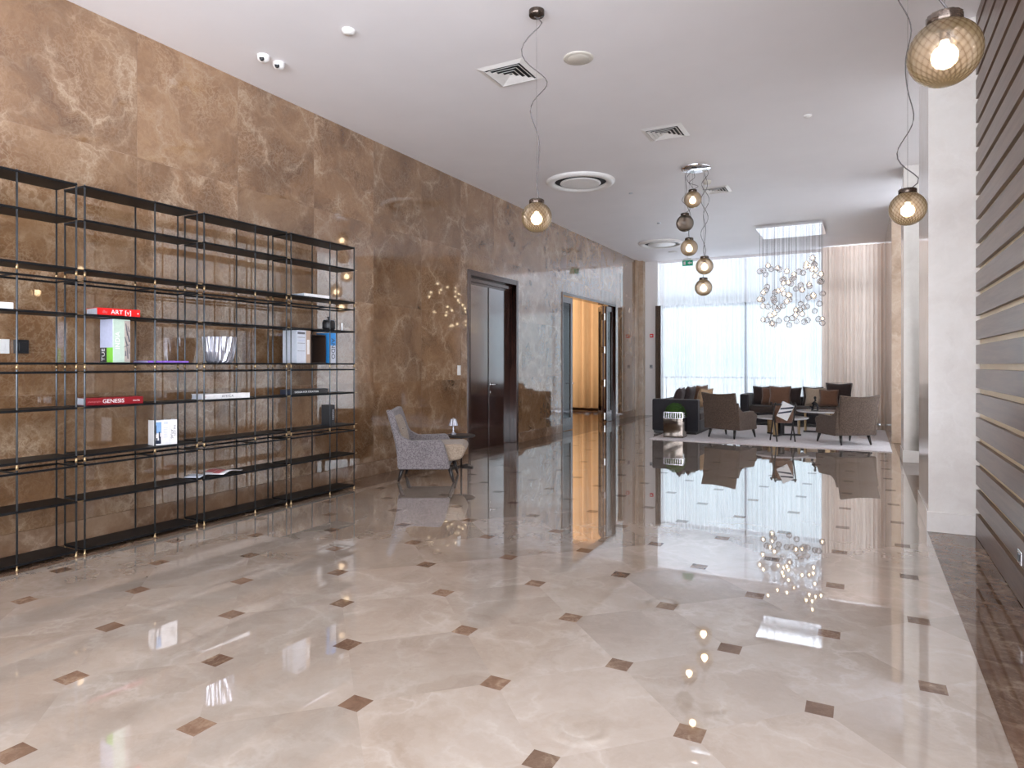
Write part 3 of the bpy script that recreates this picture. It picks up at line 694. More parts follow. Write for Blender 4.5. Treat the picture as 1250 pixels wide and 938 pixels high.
def pendant(x, y, zc, label, seed, power=4.0):
    t = thing('pendant_lamp', label, 'lamp', (x, y, CZ), 0, 'smoky ribbed globe pendants')
    MB().lathe([(0, -0.045), (0.058, -0.045), (0.062, -0.04), (0.062, 0)], 28).build('canopy', M['collar'], t, smooth=True)
    zt = zc - CZ + 0.142
    MB().tube([(0, 0, -0.045), (0, 0, zt)], 0.0012, 5).build('steel_wire', M['cable'], t)
    MB().tube(wavy((-0.02, 0, -0.045), (0.02, 0, zt), 0.10, 2.8, seed), 0.0042, 6).build('cord', M['cable'], t, smooth=True)
    globe_parts(t, zc - CZ, power=power)
pendant(-2.314, 4.78, 2.58, 'smoky globe pendant lamp hanging before the marble wall, on a long wavy cord', 4)
pendant(0.284, 5.57, 2.527, 'smoky globe pendant in front of the white marble column, farther of the right pair', 9)
pendant(0.266, 2.915, 2.553, 'large-looking smoky globe pendant at the top right corner, nearest the slatted wall', 21)

t = thing('pendant_cluster', 'five smoky globes hung in a cluster from one round chrome canopy', 'lamp', (-2.128, 9.66, CZ))
MB().lathe([(0, -0.03), (0.20, -0.03), (0.21, -0.02), (0.21, 0)], 48).build('canopy', M['chrome'], t, smooth=True)
cx, cyy = math.cos(YAW), math.sin(YAW)
for k, (dl, dz, dd, lit) in enumerate(((-0.047, 3.775, 0.0, True), (-0.165, 3.43, -0.02, False), (-0.077, 3.096, 0.08, True), (0.106, 2.807, -0.06, True), (0.122, 2.514, 0.05, True))):
    dx, dy = dl * cx - dd * cyy, dl * cyy + dd * cx
    g = globe_parts(t, dz - CZ, dx, dy, lit, power=2.0)
    L_ = -(dz - CZ + 0.142) - 0.03
    MB().tube([(0, 0, 0.142), (0, 0, 0.142 + L_)], 0.0012, 5).build('steel_wire', M['cable'], g)
    MB().tube(wavy((0, 0, 0.142), (0.02, 0.01, 0.142 + L_), 0.06, 1.5 + L_, 31 + k), 0.004, 6).build('cord', M['cable'], g, smooth=True)

# bubble chandelier
t = thing('bubble_chandelier', 'rectangular chrome chandelier with many small hanging glass bubbles over the lounge', 'chandelier', (-1.325, 14.98, CZ))
MB().box(-0.625, 0.625, -0.64, 0.64, -0.06, 0).build('ceiling_plate', M['chrome'], t, bevel=0.004)
bub0 = MB().lathe([(0.0, 0.066)] + [(0.062 * math.sin(PI * i / 14), 0.062 * math.cos(PI * i / 14)) for i in range(2, 14)] + [(0, -0.062)], 20).build('glass_bubble', M['bubble'], t, smooth=True)
cap0 = MB().lathe([(0, 0.085), (0.009, 0.084), (0.011, 0.055), (0, 0.054)], 10).build('cap', M['chrome'], bub0, smooth=True)
wire0 = MB().tube([(0, 0, 0), (0, 0, 1)], 0.0016, 5).build('wire', M['cable'], bub0)
bulb0 = MB().lathe([(0, -0.022), (0.017, -0.014), (0.022, 0.004), (0.012, 0.03), (0, 0.05)], 10).build('bulb', M['spark'], bub0, smooth=True)
rb = random.Random(42); spots = []
for gx in range(10):
    for gy in range(9):
        spots.append((-0.56 + gx * 0.1244 + rb.uniform(-.03, .03), -0.56 + gy * 0.14 + rb.uniform(-.03, .03)))
rb.shuffle(spots)
prev = []
for i, (bx, by) in enumerate(spots):
    for _ in range(60):
        u = rb.random(); z = -0.66 - 1.36 * u ** 0.85
        if all((bx - p[0]) ** 2 + (by - p[1]) ** 2 + (z - p[2]) ** 2 > 0.135 ** 2 for p in prev): break
    prev.append((bx, by, z))
    if i == 0: b, w, = bub0, wire0
    else:
        b = bub0.copy(); COL.objects.link(b); b.parent = t
        c_ = cap0.copy(); COL.objects.link(c_); c_.parent = b
        w = wire0.copy(); COL.objects.link(w); w.parent = b
        if i % 5 < 2:
            q = bulb0.copy(); COL.objects.link(q); q.parent = b
    b.location = (bx, by, z); w.location = (0, 0, 0.08); w.scale = (1, 1, -z - 0.06 - 0.08)

# ------------------------------------------------------------------ black metal shelving: four bays in a row
SX0, SX1 = -5.33, -5.06
BOT = [0.045, 0.735, 1.415, 2.105]; MID = [0.405, 1.09, 1.775, 2.47]; TOP = [0.665, 1.35, 2.02, 2.72]
def make_unit(label, y0, L=0.93):
    t = thing('shelving_unit', label, 'shelf', ((SX0 + SX1) / 2, y0, 0), 0, 'black metal shelving bays along the marble wall')
    hw = (SX1 - SX0) / 2; r = 0.0065
    for y in (0.0, 0.547, L):
        for sx in (-1, 1):
            x = sx * (hw - r)
            p = MB().tube([(x, y, 0.03), (x, y, 2.725)], r, 10).build('upright', M['steel_post'], t, smooth=True)
            ft = MB().lathe([(0, 0), (0.011, 0), (0.011, 0.006), (0.006, 0.012), (0.006, 0.03), (0.009, 0.034), (0, 0.036)], 12, (x, y, 0)); ft.build('foot', M['brass'], p, smooth=True)
            j = MB()
            for z in (0.70, 1.3825, 2.0625): j.tube([(x, y, z - 0.018), (x, y, z + 0.018)], r * 1.35, 10)
            j.build('joint', M['brass'], p, smooth=True)
    for z in BOT + MID + [TOP[3]]:
        MB().box(-hw, hw, -0.006, L + 0.006, z - 0.017, z).build('shelf', M['black_metal'], t, bevel=0.002, seg=1)
    for z in TOP[:3]:
        f = MB().box(-hw, -hw + 0.012, -0.006, L + 0.006, z - 0.015, z).box(hw - 0.012, hw, -0.006, L + 0.006, z - 0.015, z)
        for y in (-0.006, 0.541, L - 0.006): f.box(-hw, hw, y, y + 0.012, z - 0.010, z)
        f.build('frame_rail', M['black_metal'], t)
    c = MB()
    for z in BOT[1:] + MID + TOP[:3]:
        c.box(hw - 0.012, hw - 0.004, L + 0.008, L + 0.05, z - 0.010, z - 0.004)
    c.build('connector', M['brass'], t)
    return t
for nm, y0 in (('black metal shelving bay at the left edge of the photo, cut by the frame', 1.84), ('black metal shelving bay holding two red books and the tall green boxed book', 2.83),
              ('black metal shelving bay holding the crystal vase and open magazine', 3.83), ('black metal shelving bay nearest the grey armchair, at the right end of the row', 4.82)):
    make_unit(nm, y0)

# books: local x = out of the shelf (towards the room), y along the shelf, z up
def flat_book(name, label, y, z, length, depth, thick, cover, rot, xe=-5.075, page=None, texts=(), cat='book'):
    t = thing(name, label, cat, (xe, y, z), math.radians(rot))
    c = MB().box(-depth, 0, 0, length, 0, 0.003).box(-depth, 0, 0, length, thick - 0.003, thick).box(-0.004, 0, 0, length, 0.003, thick - 0.003)
    c.build('cover', cover, t)
    MB().box(-depth + 0.004, -0.004, 0.004, length - 0.004, 0.003, thick - 0.003).build('pages', page or M['paper'], t)
    for (txt, f, size, mat, sp) in texts:
        T = Matrix.Translation((0.0006, length * f, thick * 0.48)) @ Matrix.Rotation(PI / 2, 4, 'Z') @ Matrix.Rotation(PI / 2, 4, 'X')
        lettering(txt, mat, t, T, size, spacing=sp)
    return t
flat_book('book', 'bright red book lying flat with white letters ART on its spine', 2.95, 1.775, 0.31, 0.20, 0.056, M['red'], -8, xe=-5.118,
          texts=(('ıllu', 0.17, 0.034, M['pink'], 0.9), ('ART [v]', 0.55, 0.046, M['white'], 1.0), ('▪', 0.95, 0.03, M['white'], 1)))
flat_book('book', 'dark red book lying flat with GENESIS on its spine', 2.873, 1.09, 0.415, 0.17, 0.056, M['darkred'], -10, xe=-5.147,
          texts=(('SEBASTIAO SALGADO' if False else 'photographs', 0.16, 0.018, M['pink'], 1.0), ('GENESIS', 0.48, 0.042, M['white'], 1.0), ('works', 0.88, 0.020, M['white'], 1)))
flat_book('book', 'white book lying flat with AFRICA on its spine', 3.86, 1.09, 0.465, 0.18, 0.046, M['white'], -7, xe=-5.132,
          texts=(('o', 0.06, 0.025, M['pink'], 1), ('AFRICA', 0.52, 0.032, M['greyink'], 1.1)))
flat_book('book', 'black book lying flat with pale lettering on its spine, in the right-hand bay', 4.86, 1.09, 0.49, 0.17, 0.052, M['black'], -5, xe=-5.118, page=M['navy'],
          texts=(('DESIGN FOR CREATION', 0.42, 0.026, M['white'], 1.1),))
flat_book('book', 'slim white book lying flat on the third shelf from top of the right-hand bay', 5.02, 2.105, 0.34, 0.2, 0.032, M['white'], -4, xe=-5.09)
flat_book('book', 'white book lying flat, cut by the photo\'s left edge', 2.06, 1.775, 0.31, 0.2, 0.042, M['white'], 0)
# purple flat item
t = thing('book', 'thin purple book lying flat left of the crystal vase', 'book', (-5.10, 3.34, 1.415), math.radians(3))
MB().box(-0.18, 0, 0, 0.38, 0, 0.003).box(-0.18, 0, 0, 0.38, 0.011, 0.014).box(-0.003, 0, 0, 0.38, 0.003, 0.011).build('cover', M['purple'], t); MB().box(-0.176, -0.004, 0.004, 0.376, 0.003, 0.011).build('pages', M['paper'], t)
# tall boxed book with green cover
t = thing('boxed_book', 'tall pale green and lilac boxed book standing below the red ART book', 'book', (-5.085, 3.05, 1.415))
MB().box(-0.17, 0, 0, 0.135, 0, 0.335).build('case', M['palegreen'], t, bevel=0.003)
MB().box(-0.168, -0.004, -0.0012, 0, 0.115, 0.333).build('spine_panel', M['lilac'], t)
MB().box(-0.168, -0.082, -0.0012, 0, 0.002, 0.115).build('black_panel', M['black'], t)
MB().box(-0.082, -0.004, -0.0012, 0, 0.002, 0.115).build('lime_panel', M['lime'], t)
lettering('TUE', M['white'], t, Matrix.Translation((-0.125, -0.0018, 0.06)) @ Matrix.Rotation(PI / 2, 4, 'X') @ Matrix.Rotation(PI / 2, 4, 'Z'), 0.055)
lettering('INDIA', M['white'], t, Matrix.Translation((0.0006, 0.035, 0.17)) @ Matrix.Rotation(PI / 2, 4, 'Z') @ Matrix.Rotation(PI / 2, 4, 'X') @ Matrix.Rotation(PI / 2, 4, 'Z'), 0.05)
MB().box(0, 0.0008, 0.088, 0.133, 0.004, 0.325).build('photo_panel', M['taupecover'], t)
lv = MB()
for (ya, za, yb, zb, w_) in ((0.098, 0.305, 0.112, 0.21, .006), (0.09, 0.20, 0.11, 0.13, .006), (0.112, 0.23, 0.128, 0.16, .007), (0.105, 0.14, 0.115, 0.03, .005), (0.085, 0.12, 0.125, 0.14, .008), (0.097, 0.09, 0.097, 0.05, .006), (0.12, 0.13, 0.126, 0.07, .004), (0.113, 0.285, 0.127, 0.24, .004)):
    lv.prism([(ya - w_ / 2, za), (yb - w_, zb), (yb + w_, zb), (ya + w_ / 2, za)], 'x', 0.0008, 0.0016)
lv.build('leaf_print', M['greyink'], t)
# standing books
def stand_book(name, label, y, z, thick, depth, hgt, cover, xe=-5.08, page=None, rot=0):
    t = thing(name, label, 'book', (xe, y, z), math.radians(rot))
    MB().box(-depth, 0, 0, 0.003, 0, hgt).box(-depth, 0, thick - 0.003, thick, 0, hgt).box(-0.004, 0, 0.003, thick - 0.003, 0, hgt).build('cover', cover, t)
    MB().box(-depth + 0.004, -0.004, 0.003, thick - 0.003, 0.003, hgt - 0.004).build('pages', page or M['paper'], t)
    return t
def spine_text(t, txt, mat, size, z, thick, x=0.0006, up=False, sp=1.0):
    lettering(txt, mat, t, Matrix.Translation((x, thick / 2, z)) @ Matrix.Rotation(PI / 2, 4, 'Z') @ Matrix.Rotation(PI / 2, 4, 'X') @ Matrix.Rotation(PI / 2 if up else -PI / 2, 4, 'Z'), size, spacing=sp)
t = stand_book('book', 'white book with small printed columns standing second shelf row, right-hand bay, beside tan book', 4.91, 1.415, 0.125, 0.2, 0.335, M['paper'], page=M['paper'])
for z in (0.295, 0.26, 0.20, 0.12): MB().box(0, 0.0008, 0.01, 0.11, z, z + (0.022 if z == 0.295 else 0.004)).build('print_line', M['greyink'], t)
lettering('LIBRARY', M['lilac'], t, Matrix.Translation((0.0006, 0.06, 0.23)) @ Matrix.Rotation(PI / 2, 4, 'Z') @ Matrix.Rotation(PI / 2, 4, 'X'), 0.022)
t = stand_book('book', 'tan book with white spine label standing against the white printed book', 5.037, 1.415, 0.06, 0.2, 0.335, M['tan'])
MB().box(0, 0.0008, 0.012, 0.045, 0.09, 0.24).build('spine_label', M['white'], t)
t = thing('display_box', 'open-sided dark brown box standing between tan book and blue book', 'box', (-5.09, 5.112, 1.415))
b_ = MB().box(-0.2, 0, 0, 0.008, 0, 0.30).box(-0.2, 0, 0.212, 0.22, 0, 0.30).box(-0.2, 0, 0.008, 0.212, 0, 0.008).box(-0.2, 0, 0.008, 0.212, 0.292, 0.30).box(-0.2, -0.19, 0.008, 0.212, 0.008, 0.292)
b_.build('box_shell', M['darkbrown'], t)
t = stand_book('book', 'blue and white book with ANDO on its spine, standing at the end bay', 5.385, 1.415, 0.085, 0.2, 0.325, M['blue'], page=M['black'])
MB().box(0, 0.0006, 0.002, 0.083, 0.0, 0.19).build('spine_fade', M['paper'], t); spine_text(t, 'ANDO', M['navy'], 0.075, 0.155, 0.085, 0.0012)
t = stand_book('book', 'white book with blue skyline photo, left of the standing white pair', 3.40, 0.735, 0.125, 0.11, 0.205, M['white'], rot=-13, xe=-5.12)
MB().box(0, 0.0006, 0.004, 0.06, 0.10, 0.19).build('photo_panel', M['skyblue'], t)
sk = MB()
for (a_, b2, c2_, d_) in ((0.014, 0.022, 0.09, 0.165), (0.04, 0.05, 0.06, 0.11), (0.004, 0.058, 0.012, 0.04), (0.02, 0.03, 0.04, 0.06), (0.042, 0.056, 0.04, 0.07)): sk.box(0.0006, 0.0012, a_, b2, c2_, d_)
sk.build('photo_print', M['navy'], t)
MB().box(0, 0.0008, 0.08, 0.11, 0.17, 0.19).build('emblem', M['paper'], t)
pr = MB()
for k in range(7): pr.box(0, 0.0006, 0.078, 0.112, 0.06 + 0.013 * k, 0.064 + 0.013 * k)
pr.build('text_block', M['paper'], t)
t = stand_book('book', 'white book with dark title lettering, right of the standing white pair', 3.5235, 0.735, 0.058, 0.11, 0.205, M['white'], rot=-13, xe=-5.0916)
spine_text(t, 'THE CITY', M['greyink'], 0.022, 0.115, 0.075); spine_text(t, 'ATLAS', M['greyink'], 0.026, 0.085, 0.035)
t = stand_book('book', 'thin black book standing alone on the third lowest shelf, right-hand bay', 5.40, 0.735, 0.055, 0.14, 0.225, M['black'], page=M['navy'])
spine_text(t, 'MODERN', M['paper'], 0.026, 0.12, 0.055)
# open magazine
t = thing('magazine', 'open magazine with red and white pages hanging over the shelf edge', 'magazine', (-5.10, 3.98, 0.405), math.radians(14))
MB().grid(lambda u, v: (-0.20 + 0.165 * u, -0.17 + 0.17 * v, 0.004 + 0.018 * math.sin(PI * v) * 0.8 + 0.006 * u), 6, 8).build('page', M['paper'], t, smooth=True, solid=0.004)
MB().grid(lambda u, v: (-0.15 + 0.22 * u, 0.002 + 0.27 * v, 0.004 + 0.02 * math.sin(PI * min(1, v * 1.2)) + 0.004 + 0.006 * u), 6, 8).build('page', M['white'], t, smooth=True, solid=0.004)
ph = MB()
ph.grid(lambda u, v: (-0.14 + 0.08 * u, 0.03 + 0.20 * v, 0.0155 + 0.02 * math.sin(PI * min(1, (0.03 + 0.2 * v) / 0.27 * 1.2)) + 0.0026), 3, 8).grid(lambda u, v: (-0.05 + 0.07 * u, 0.01 + 0.10 * v, 0.0165 + 0.02 * math.sin(PI * min(1, (0.01 + 0.1 * v) / 0.27 * 1.2)) + 0.0026), 3, 6)
ph.build('photo_print', M['pink'], t, smooth=True)
# crystal vase
t = thing('crystal_vase', 'ribbed clear crystal vase on the shelf between purple book and white book', 'vase', (-5.20, 4.09, 1.415))
MB().lathe([(0, 0.02), (0.095, 0.02), (0.10, 0.0), (0.112, 0.02), (0.13, 0.10), (0.143, 0.235), (0.135, 0.235), (0.118, 0.10), (0.10, 0.03), (0, 0.03)], 64,
           fn=lambda r, z, a: r * (1 + 0.05 * math.cos(16 * a + 6 * math.sin(z * 30)))).build('bowl', M['crystal'], t, smooth=False)
# black lidded jar
t = thing('lidded_jar', 'small black lidded jar above the blue ANDO book', 'jar', (-5.17, 5.46, 1.775))
MB().lathe([(0, 0), (0.06, 0), (0.07, 0.02), (0.07, 0.085), (0.062, 0.095), (0, 0.096)], 24).build('pot', M['black'], t, smooth=True)
MB().lathe([(0, 0.096), (0.064, 0.097), (0.06, 0.108), (0.015, 0.115), (0.012, 0.125), (0.02, 0.14), (0, 0.15)], 24).build('lid', M['black'], t, smooth=True)
t = thing('candle', 'thin white candle stub beside the black lidded jar', 'candle', (-5.11, 5.60, 1.775))
MB().lathe([(0, 0), (0.012, 0), (0.012, 0.085), (0, 0.086)], 12).build('wax', M['white'], t, smooth=True); MB().tube([(0, 0, 0.086), (0, 0, 0.098)], 0.0012, 5).build('wick', M['black'], t)

# ------------------------------------------------------------------ armchairs (local +x = forward)
def rounded_profile(pts, r=0.03, n=4):
    out = []; m = len(pts)
    for i in range(m):
        p0, p, p1 = Vector(pts[i - 1]), Vector(pts[i]), Vector(pts[(i + 1) % m])
        d0 = (p0 - p); d1 = (p1 - p); rr = min(r, d0.length * 0.45, d1.length * 0.45)
        a = p + d0.normalized() * rr; b = p + d1.normalized() * rr
        for k in range(n + 1):
            t_ = k / n; out.append(tuple(a * (1 - t_) ** 2 + p * 2 * t_ * (1 - t_) + b * t_ ** 2))
    return out
def make_armchair(label, loc, rz, body, inner, group=None):
    t = thing('armchair', label, 'armchair', loc, rz, group)
    # back shell: an outer and an inner skin joined by a rim, flaring upwards with peaked corners
    def hw(v): return 0.315 + 0.05 * v
    def outer(w, v):
        x = -0.375 - 0.05 * v - 0.09 * v * v + 0.035 * abs(w) ** 2.6
        return Vector((x, hw(v) * w, 0.17 + 0.665 * v + 0.032 * v * (w * w) ** 1.0))
    nw, nv = 14, 10
    b = MB()
    O = [[b.bm.verts.new(outer(-1 + 2 * i / nw, j / nv)) for j in range(nv + 1)] for i in range(nw + 1)]
    I = [[b.bm.verts.new(outer(-1 + 2 * i / nw, j / nv) * 1.0 + Vector((0.115 - 0.045 * j / nv, 0, 0)) - Vector((0, 0.025 * (-1 + 2 * i / nw), 0))) for j in range(nv + 1)] for i in range(nw + 1)]
    q = lambda *v: b.bm.faces.new(v)
    for i in range(nw):
        for j in range(nv):
            q(O[i][j], O[i + 1][j], O[i + 1][j + 1], O[i][j + 1]); q(I[i][j], I[i][j + 1], I[i + 1][j + 1], I[i + 1][j])
        q(O[i][0], I[i][0], I[i + 1][0], O[i + 1][0]); q(O[i][nv], O[i + 1][nv], I[i + 1][nv], I[i][nv])
    for j in range(nv):
        q(O[0][j], O[0][j + 1], I[0][j + 1], I[0][j]); q(O[nw][j], I[nw][j], I[nw][j + 1], O[nw][j + 1])
    bk = b.build('backrest', body, t, bevel=0.018, seg=3)
    MB().tube([outer(0, k / 12) + Vector((-0.001, 0, 0)) for k in range(13)], 0.003, 5).build('seam', inner, bk)
    # padded inside of the back with two buttons
    def pad(u, v):
        w = -1 + 2 * u; p = outer(w * 0.80, 0.36 + 0.60 * v)
        e = (1 - abs(w) ** 4) * (1 - abs(2 * v - 1) ** 4)
        return p + Vector((0.085 - 0.03 * v + 0.055 * e, 0, -0.01))
    pb = MB().grid(pad, 16, 14).build('back_cushion', inner, t, smooth=True)
    for y in (-0.11, 0.11):
        pp = pad(0.5 + y / 0.62, 0.55)
        MB().lathe([(0, 0.006), (0.012, 0.004), (0.013, -0.004), (0, -0.006)], 12).build('button', body, pb, smooth=True).location = pp
    prof = rounded_profile([(-0.355, 0.40), (-0.345, 0.165), (0.275, 0.165), (0.215, 0.42), (0.165, 0.515), (-0.20, 0.50), (-0.31, 0.56), (-0.365, 0.68), (-0.40, 0.66)], 0.04)
    for s in (-1, 1):
        ar = MB(); y = s * 0.335; ar.prism(prof, 'y', y - 0.04, y + 0.04); ar.build('armrest', body, t, bevel=0.022, seg=3)
    MB().box(-0.34, 0.25, -0.296, 0.296, 0.165, 0.27).build('seat_base', body, t, bevel=0.02)
    sc_prof = rounded_profile([(-0.29, 0.27), (0.28, 0.25), (0.40, 0.27), (0.455, 0.40), (0.41, 0.455), (-0.29, 0.44)], 0.05)
    sb = MB().prism(sc_prof, 'y', -0.285, 0.285).build('seat_cushion', inner, t, bevel=0.03, seg=3)
    for x, y in ((-0.30, -0.25), (-0.30, 0.25), (0.26, -0.29), (0.26, 0.29)):
        sx = -1 if x < 0 else 1; sy = -1 if y < 0 else 1
        MB().tube([(x, y, 0.175), (x + sx * 0.025, y + sy * 0.012, 0.09), (x + sx * 0.05, y + sy * 0.02, 0.006)], 0.02, 10, rs=[0.028, 0.022, 0.014]).build('leg', M['leg_wood'], t, smooth=True)
    return t
make_armchair('grey tweed armchair with sand-coloured seat standing alone beside the black shelves', (-4.70, 6.72, 0), YAW, M['grey_weave'], M['sand_weave'])
RZ = 0.014
make_armchair('taupe armchair with its back turned, next to the left sofa', (-2.22, 13.12, RZ), math.radians(68), M['taupe'], M['taupe'], 'taupe lounge armchairs on the rug')
make_armchair('taupe armchair with its back turned, at the right of the rug by the drape', (-0.30, 13.02, RZ), math.radians(124), M['taupe'], M['taupe'], 'taupe lounge armchairs on the rug')

# side table with crystal lamp
t = thing('side_table', 'low dark round side table behind the grey armchair', 'table', (-4.87, 7.66, 0))
MB().lathe([(0, 0.41), (0.19, 0.41), (0.205, 0.42), (0.205, 0.435), (0.195, 0.44), (0, 0.44)], 36).build('table_top', M['leg_wood'], t, smooth=False)
MB().tube([(0.02, 0, 0.012), (0.02, 0, 0.41)], 0.014, 10).build('stem', M['leg_wood'], t, smooth=True)
MB().box(-0.17, 0.2, -0.02, 0.02, 0, 0.018).box(-0.02, 0.02, -0.17, 0.17, 0, 0.018).build('foot', M['leg_wood'], t)
t = thing('table_lamp', 'small clear crystal table lamp with pleated shade on the low round side table', 'lamp', (-4.955, 7.62, 0.44))
MB().lathe([(0, 0), (0.042, 0), (0.045, 0.012), (0.02, 0.025), (0.012, 0.05), (0.018, 0.075), (0.010, 0.10), (0.014, 0.13), (0, 0.135)], 20).build('base', M['crystal'], t, smooth=True)
MB().lathe([(0.062, 0.125), (0.034, 0.215), (0.030, 0.215), (0.056, 0.125)], 48, fn=lambda r, z, a: r * (1 + 0.06 * math.cos(16 * a))).build('lamp_shade', M['crystal'], t)
MB().lathe([(0, 0.135), (0.01, 0.135), (0.012, 0.23), (0, 0.235)], 10).build('finial', M['chrome'], t, smooth=True)

# ------------------------------------------------------------------ lounge
tag(MB().box(-3.55, 0.41, 12.14, 16.05, 0, 0.014).build('rug', M['rug'], bevel=0.005), 'large pale lilac-grey rug under the lounge furniture', 'rug')
def make_sofa(label, loc, rz, L, arms=(True, True), D=0.92, back_h=0.66, seats=2, arm_h=0.69):
    """local +y = forward, x along the sofa, origin at the middle of the base"""
    t = thing('sofa', label, 'sofa', loc, rz)
    aw = 0.20; x0 = -L / 2 + (aw if arms[0] else 0); x1 = L / 2 - (aw if arms[1] else 0)
    MB().box(-L / 2 + 0.03, L / 2 - 0.03, -D / 2 + 0.03, D / 2 - 0.04, 0.0, 0.05).build('plinth', M['leg_wood'], t)
    MB().box(x0, x1, -D / 2, D / 2, 0.05, 0.26).build('base', M['sofa'], t, bevel=0.02)
    MB().box(x0, x1, -D / 2, -D / 2 + 0.2, 0.26, back_h).build('backrest', M['sofa'], t, bevel=0.035, seg=3)
    for s, a in ((-1, arms[0]), (1, arms[1])):
        if a: MB().box(*sorted((s * L / 2, s * (L / 2 - aw))), -D / 2, D / 2, 0.05, arm_h).build('armrest', M['sofa'], t, bevel=0.03, seg=3)
    w = (x1 - x0) / seats
    for k in range(seats):
        MB().box(x0 + k * w + 0.005, x0 + (k + 1) * w - 0.005, -D / 2 + 0.2, D / 2 + 0.01, 0.26, 0.42).build('seat_cushion', M['sofa_seat'], t, bevel=0.04, seg=3)
    return t
make_sofa('charcoal sofa seen from its arm end, behind the mirrored planter', (-3.33, 14.45, RZ), -PI / 2, 2.5, (True, True))
make_sofa('charcoal sofa under the far window facing the room, with brown pillows', (-1.19, 16.72, RZ), PI, 2.75, (False, True), back_h=0.62, seats=2)
def pillow(label, loc, rz, tilt, w, mat, group, hgt=None):
    loc = (loc[0], loc[1], loc[2] + 0.015)
    t = thing('throw_pillow', label, 'pillow', loc, rz, group); h2 = hgt or w
    def side(sg):
        def fn(u, v):
            a, b2 = 2 * u - 1, 2 * v - 1
            th = 0.085 * ((1 - a ** 4) * (1 - b2 ** 4)) ** 0.6
            k = 1 + 0.10 * (abs(a * b2)) - 0.05
            return (a * w / 2 * k, sg * th, h2 / 2 + b2 * h2 / 2 * k)
        return fn
    m = MB().grid(side(1), 12, 12).grid(side(-1), 12, 12)
    o = m.build('cover', mat, t, smooth=True); o.rotation_euler = (tilt, 0, 0)
    e = MB(); k = 1.05; e.tube([(-w / 2 * k, 0, h2 / 2 - h2 / 2 * k), (w / 2 * k, 0, h2 / 2 - h2 / 2 * k), (w / 2 * k, 0, h2 / 2 + h2 / 2 * k), (-w / 2 * k, 0, h2 / 2 + h2 / 2 * k), (-w / 2 * k, 0, h2 / 2 - h2 / 2 * k)], 0.004, 5)
    p = e.build('piping', mat, t); p.rotation_euler = (tilt, 0, 0)
    return t
SY = 16.72
G2 = 'throw pillows on the sofa under the far window'
for lab, x, y, rz, tilt, w, mt in (
        ('dark plum pillow at the left end of the far sofa', -2.135, SY + 0.02, 0.0, -0.28, 0.42, 'cush_dark'),
        ('brown pillow tucked behind another on the far sofa, second from left', -1.92, SY - 0.18, 0.0, -0.32, 0.40, 'cush_brown'),
        ('brown pillow leaning in front, third from left on the far sofa', -1.70, SY - 0.40, 0.0, -0.36, 0.45, 'cush_brown'),
        ('dark plum pillow left of the gap in the middle of the far sofa', -1.48, SY + 0.02, 0.0, -0.28, 0.40, 'cush_dark'),
        ('dark plum pillow standing behind the beige one on the far sofa', -1.03, SY + 0.02, 0.0, -0.28, 0.42, 'cush_dark'),
        ('pale beige pillow on the far sofa, right of its middle gap', -0.97, SY - 0.17, 0.0, -0.30, 0.40, 'cush_beige'),
        ('brown pillow between the beige and the large dark pillow on the far sofa', -0.68, SY - 0.36, 0.0, -0.32, 0.38, 'cush_brown'),
        ('large dark plum pillow at the right end of the far sofa', -0.49, SY + 0.02, 0.0, -0.3, 0.52, 'cush_dark')):
    pillow(lab, (x, y, 0.45), rz, tilt, w, M[mt], G2)
G1 = 'throw pillows on the left sofa'
for lab, x, y, rz, tilt, w, mt in (
        ('dark plum pillow leaning on the left sofa, nearest its arm', -3.48, 13.85, PI / 2, 0.3, 0.46, 'cush_dark'),
        ('dark plum pillow in the middle of the left sofa', -3.38, 14.28, PI / 2 - 0.1, 0.3, 0.48, 'cush_dark'),
        ('tan linen pillow standing on the left sofa', -3.10, 14.66, PI / 2 - 0.5, 0.3, 0.42, 'cush_tan'),
        ('brown pillow at the far end of the left sofa, partly behind the armchair', -3.32, 15.12, PI / 2 - 0.3, 0.3, 0.48, 'cush_brown')):
    pillow(lab, (x, y, 0.45), rz, tilt, w, M[mt], G1)
# coffee tables
def coffee(label, x, y, r, hgt, ang):
    t = thing('coffee_table', label, 'table', (x, y, RZ), ang, 'round white marble coffee tables')
    MB().lathe([(0, hgt - 0.03), (r - 0.02, hgt - 0.03), (r, hgt - 0.015), (r - 0.004, hgt), (0, hgt)], 48).build('table_top', M['table_top'], t)
    for k in range(3):
        T = Matrix.Rotation(k * 2 * PI / 3, 4, 'Z')
        MB().box(r * 0.62, r * 0.68, -0.045, 0.045, 0.03, hgt - 0.03, T).build('leg', M['brass'], t)
        MB().box(0, r * 0.72, -0.035, 0.035, 0.0, 0.03, T).build('foot_bar', M['leg_wood'], t)
    MB().lathe([(0, 0.03), (0.06, 0.03), (0.06, hgt - 0.03), (0, hgt - 0.03)], 20).build('hub', M['leg_wood'], t)
coffee('lower round white marble coffee table behind the magazine rack', -1.42, 13.92, 0.50, 0.36, 0.3)
coffee('higher round white marble coffee table with the dark figurine on it', -0.74, 14.80, 0.48, 0.45, 0.9)
t = thing('figurine', 'small dark abstract figurine on the higher marble coffee table', 'figurine', (-0.86, 14.62, RZ + 0.4515))
MB().box(-0.07, 0.07, -0.05, 0.05, 0, 0.02).build('plinth', M['black'], t, bevel=0.004)
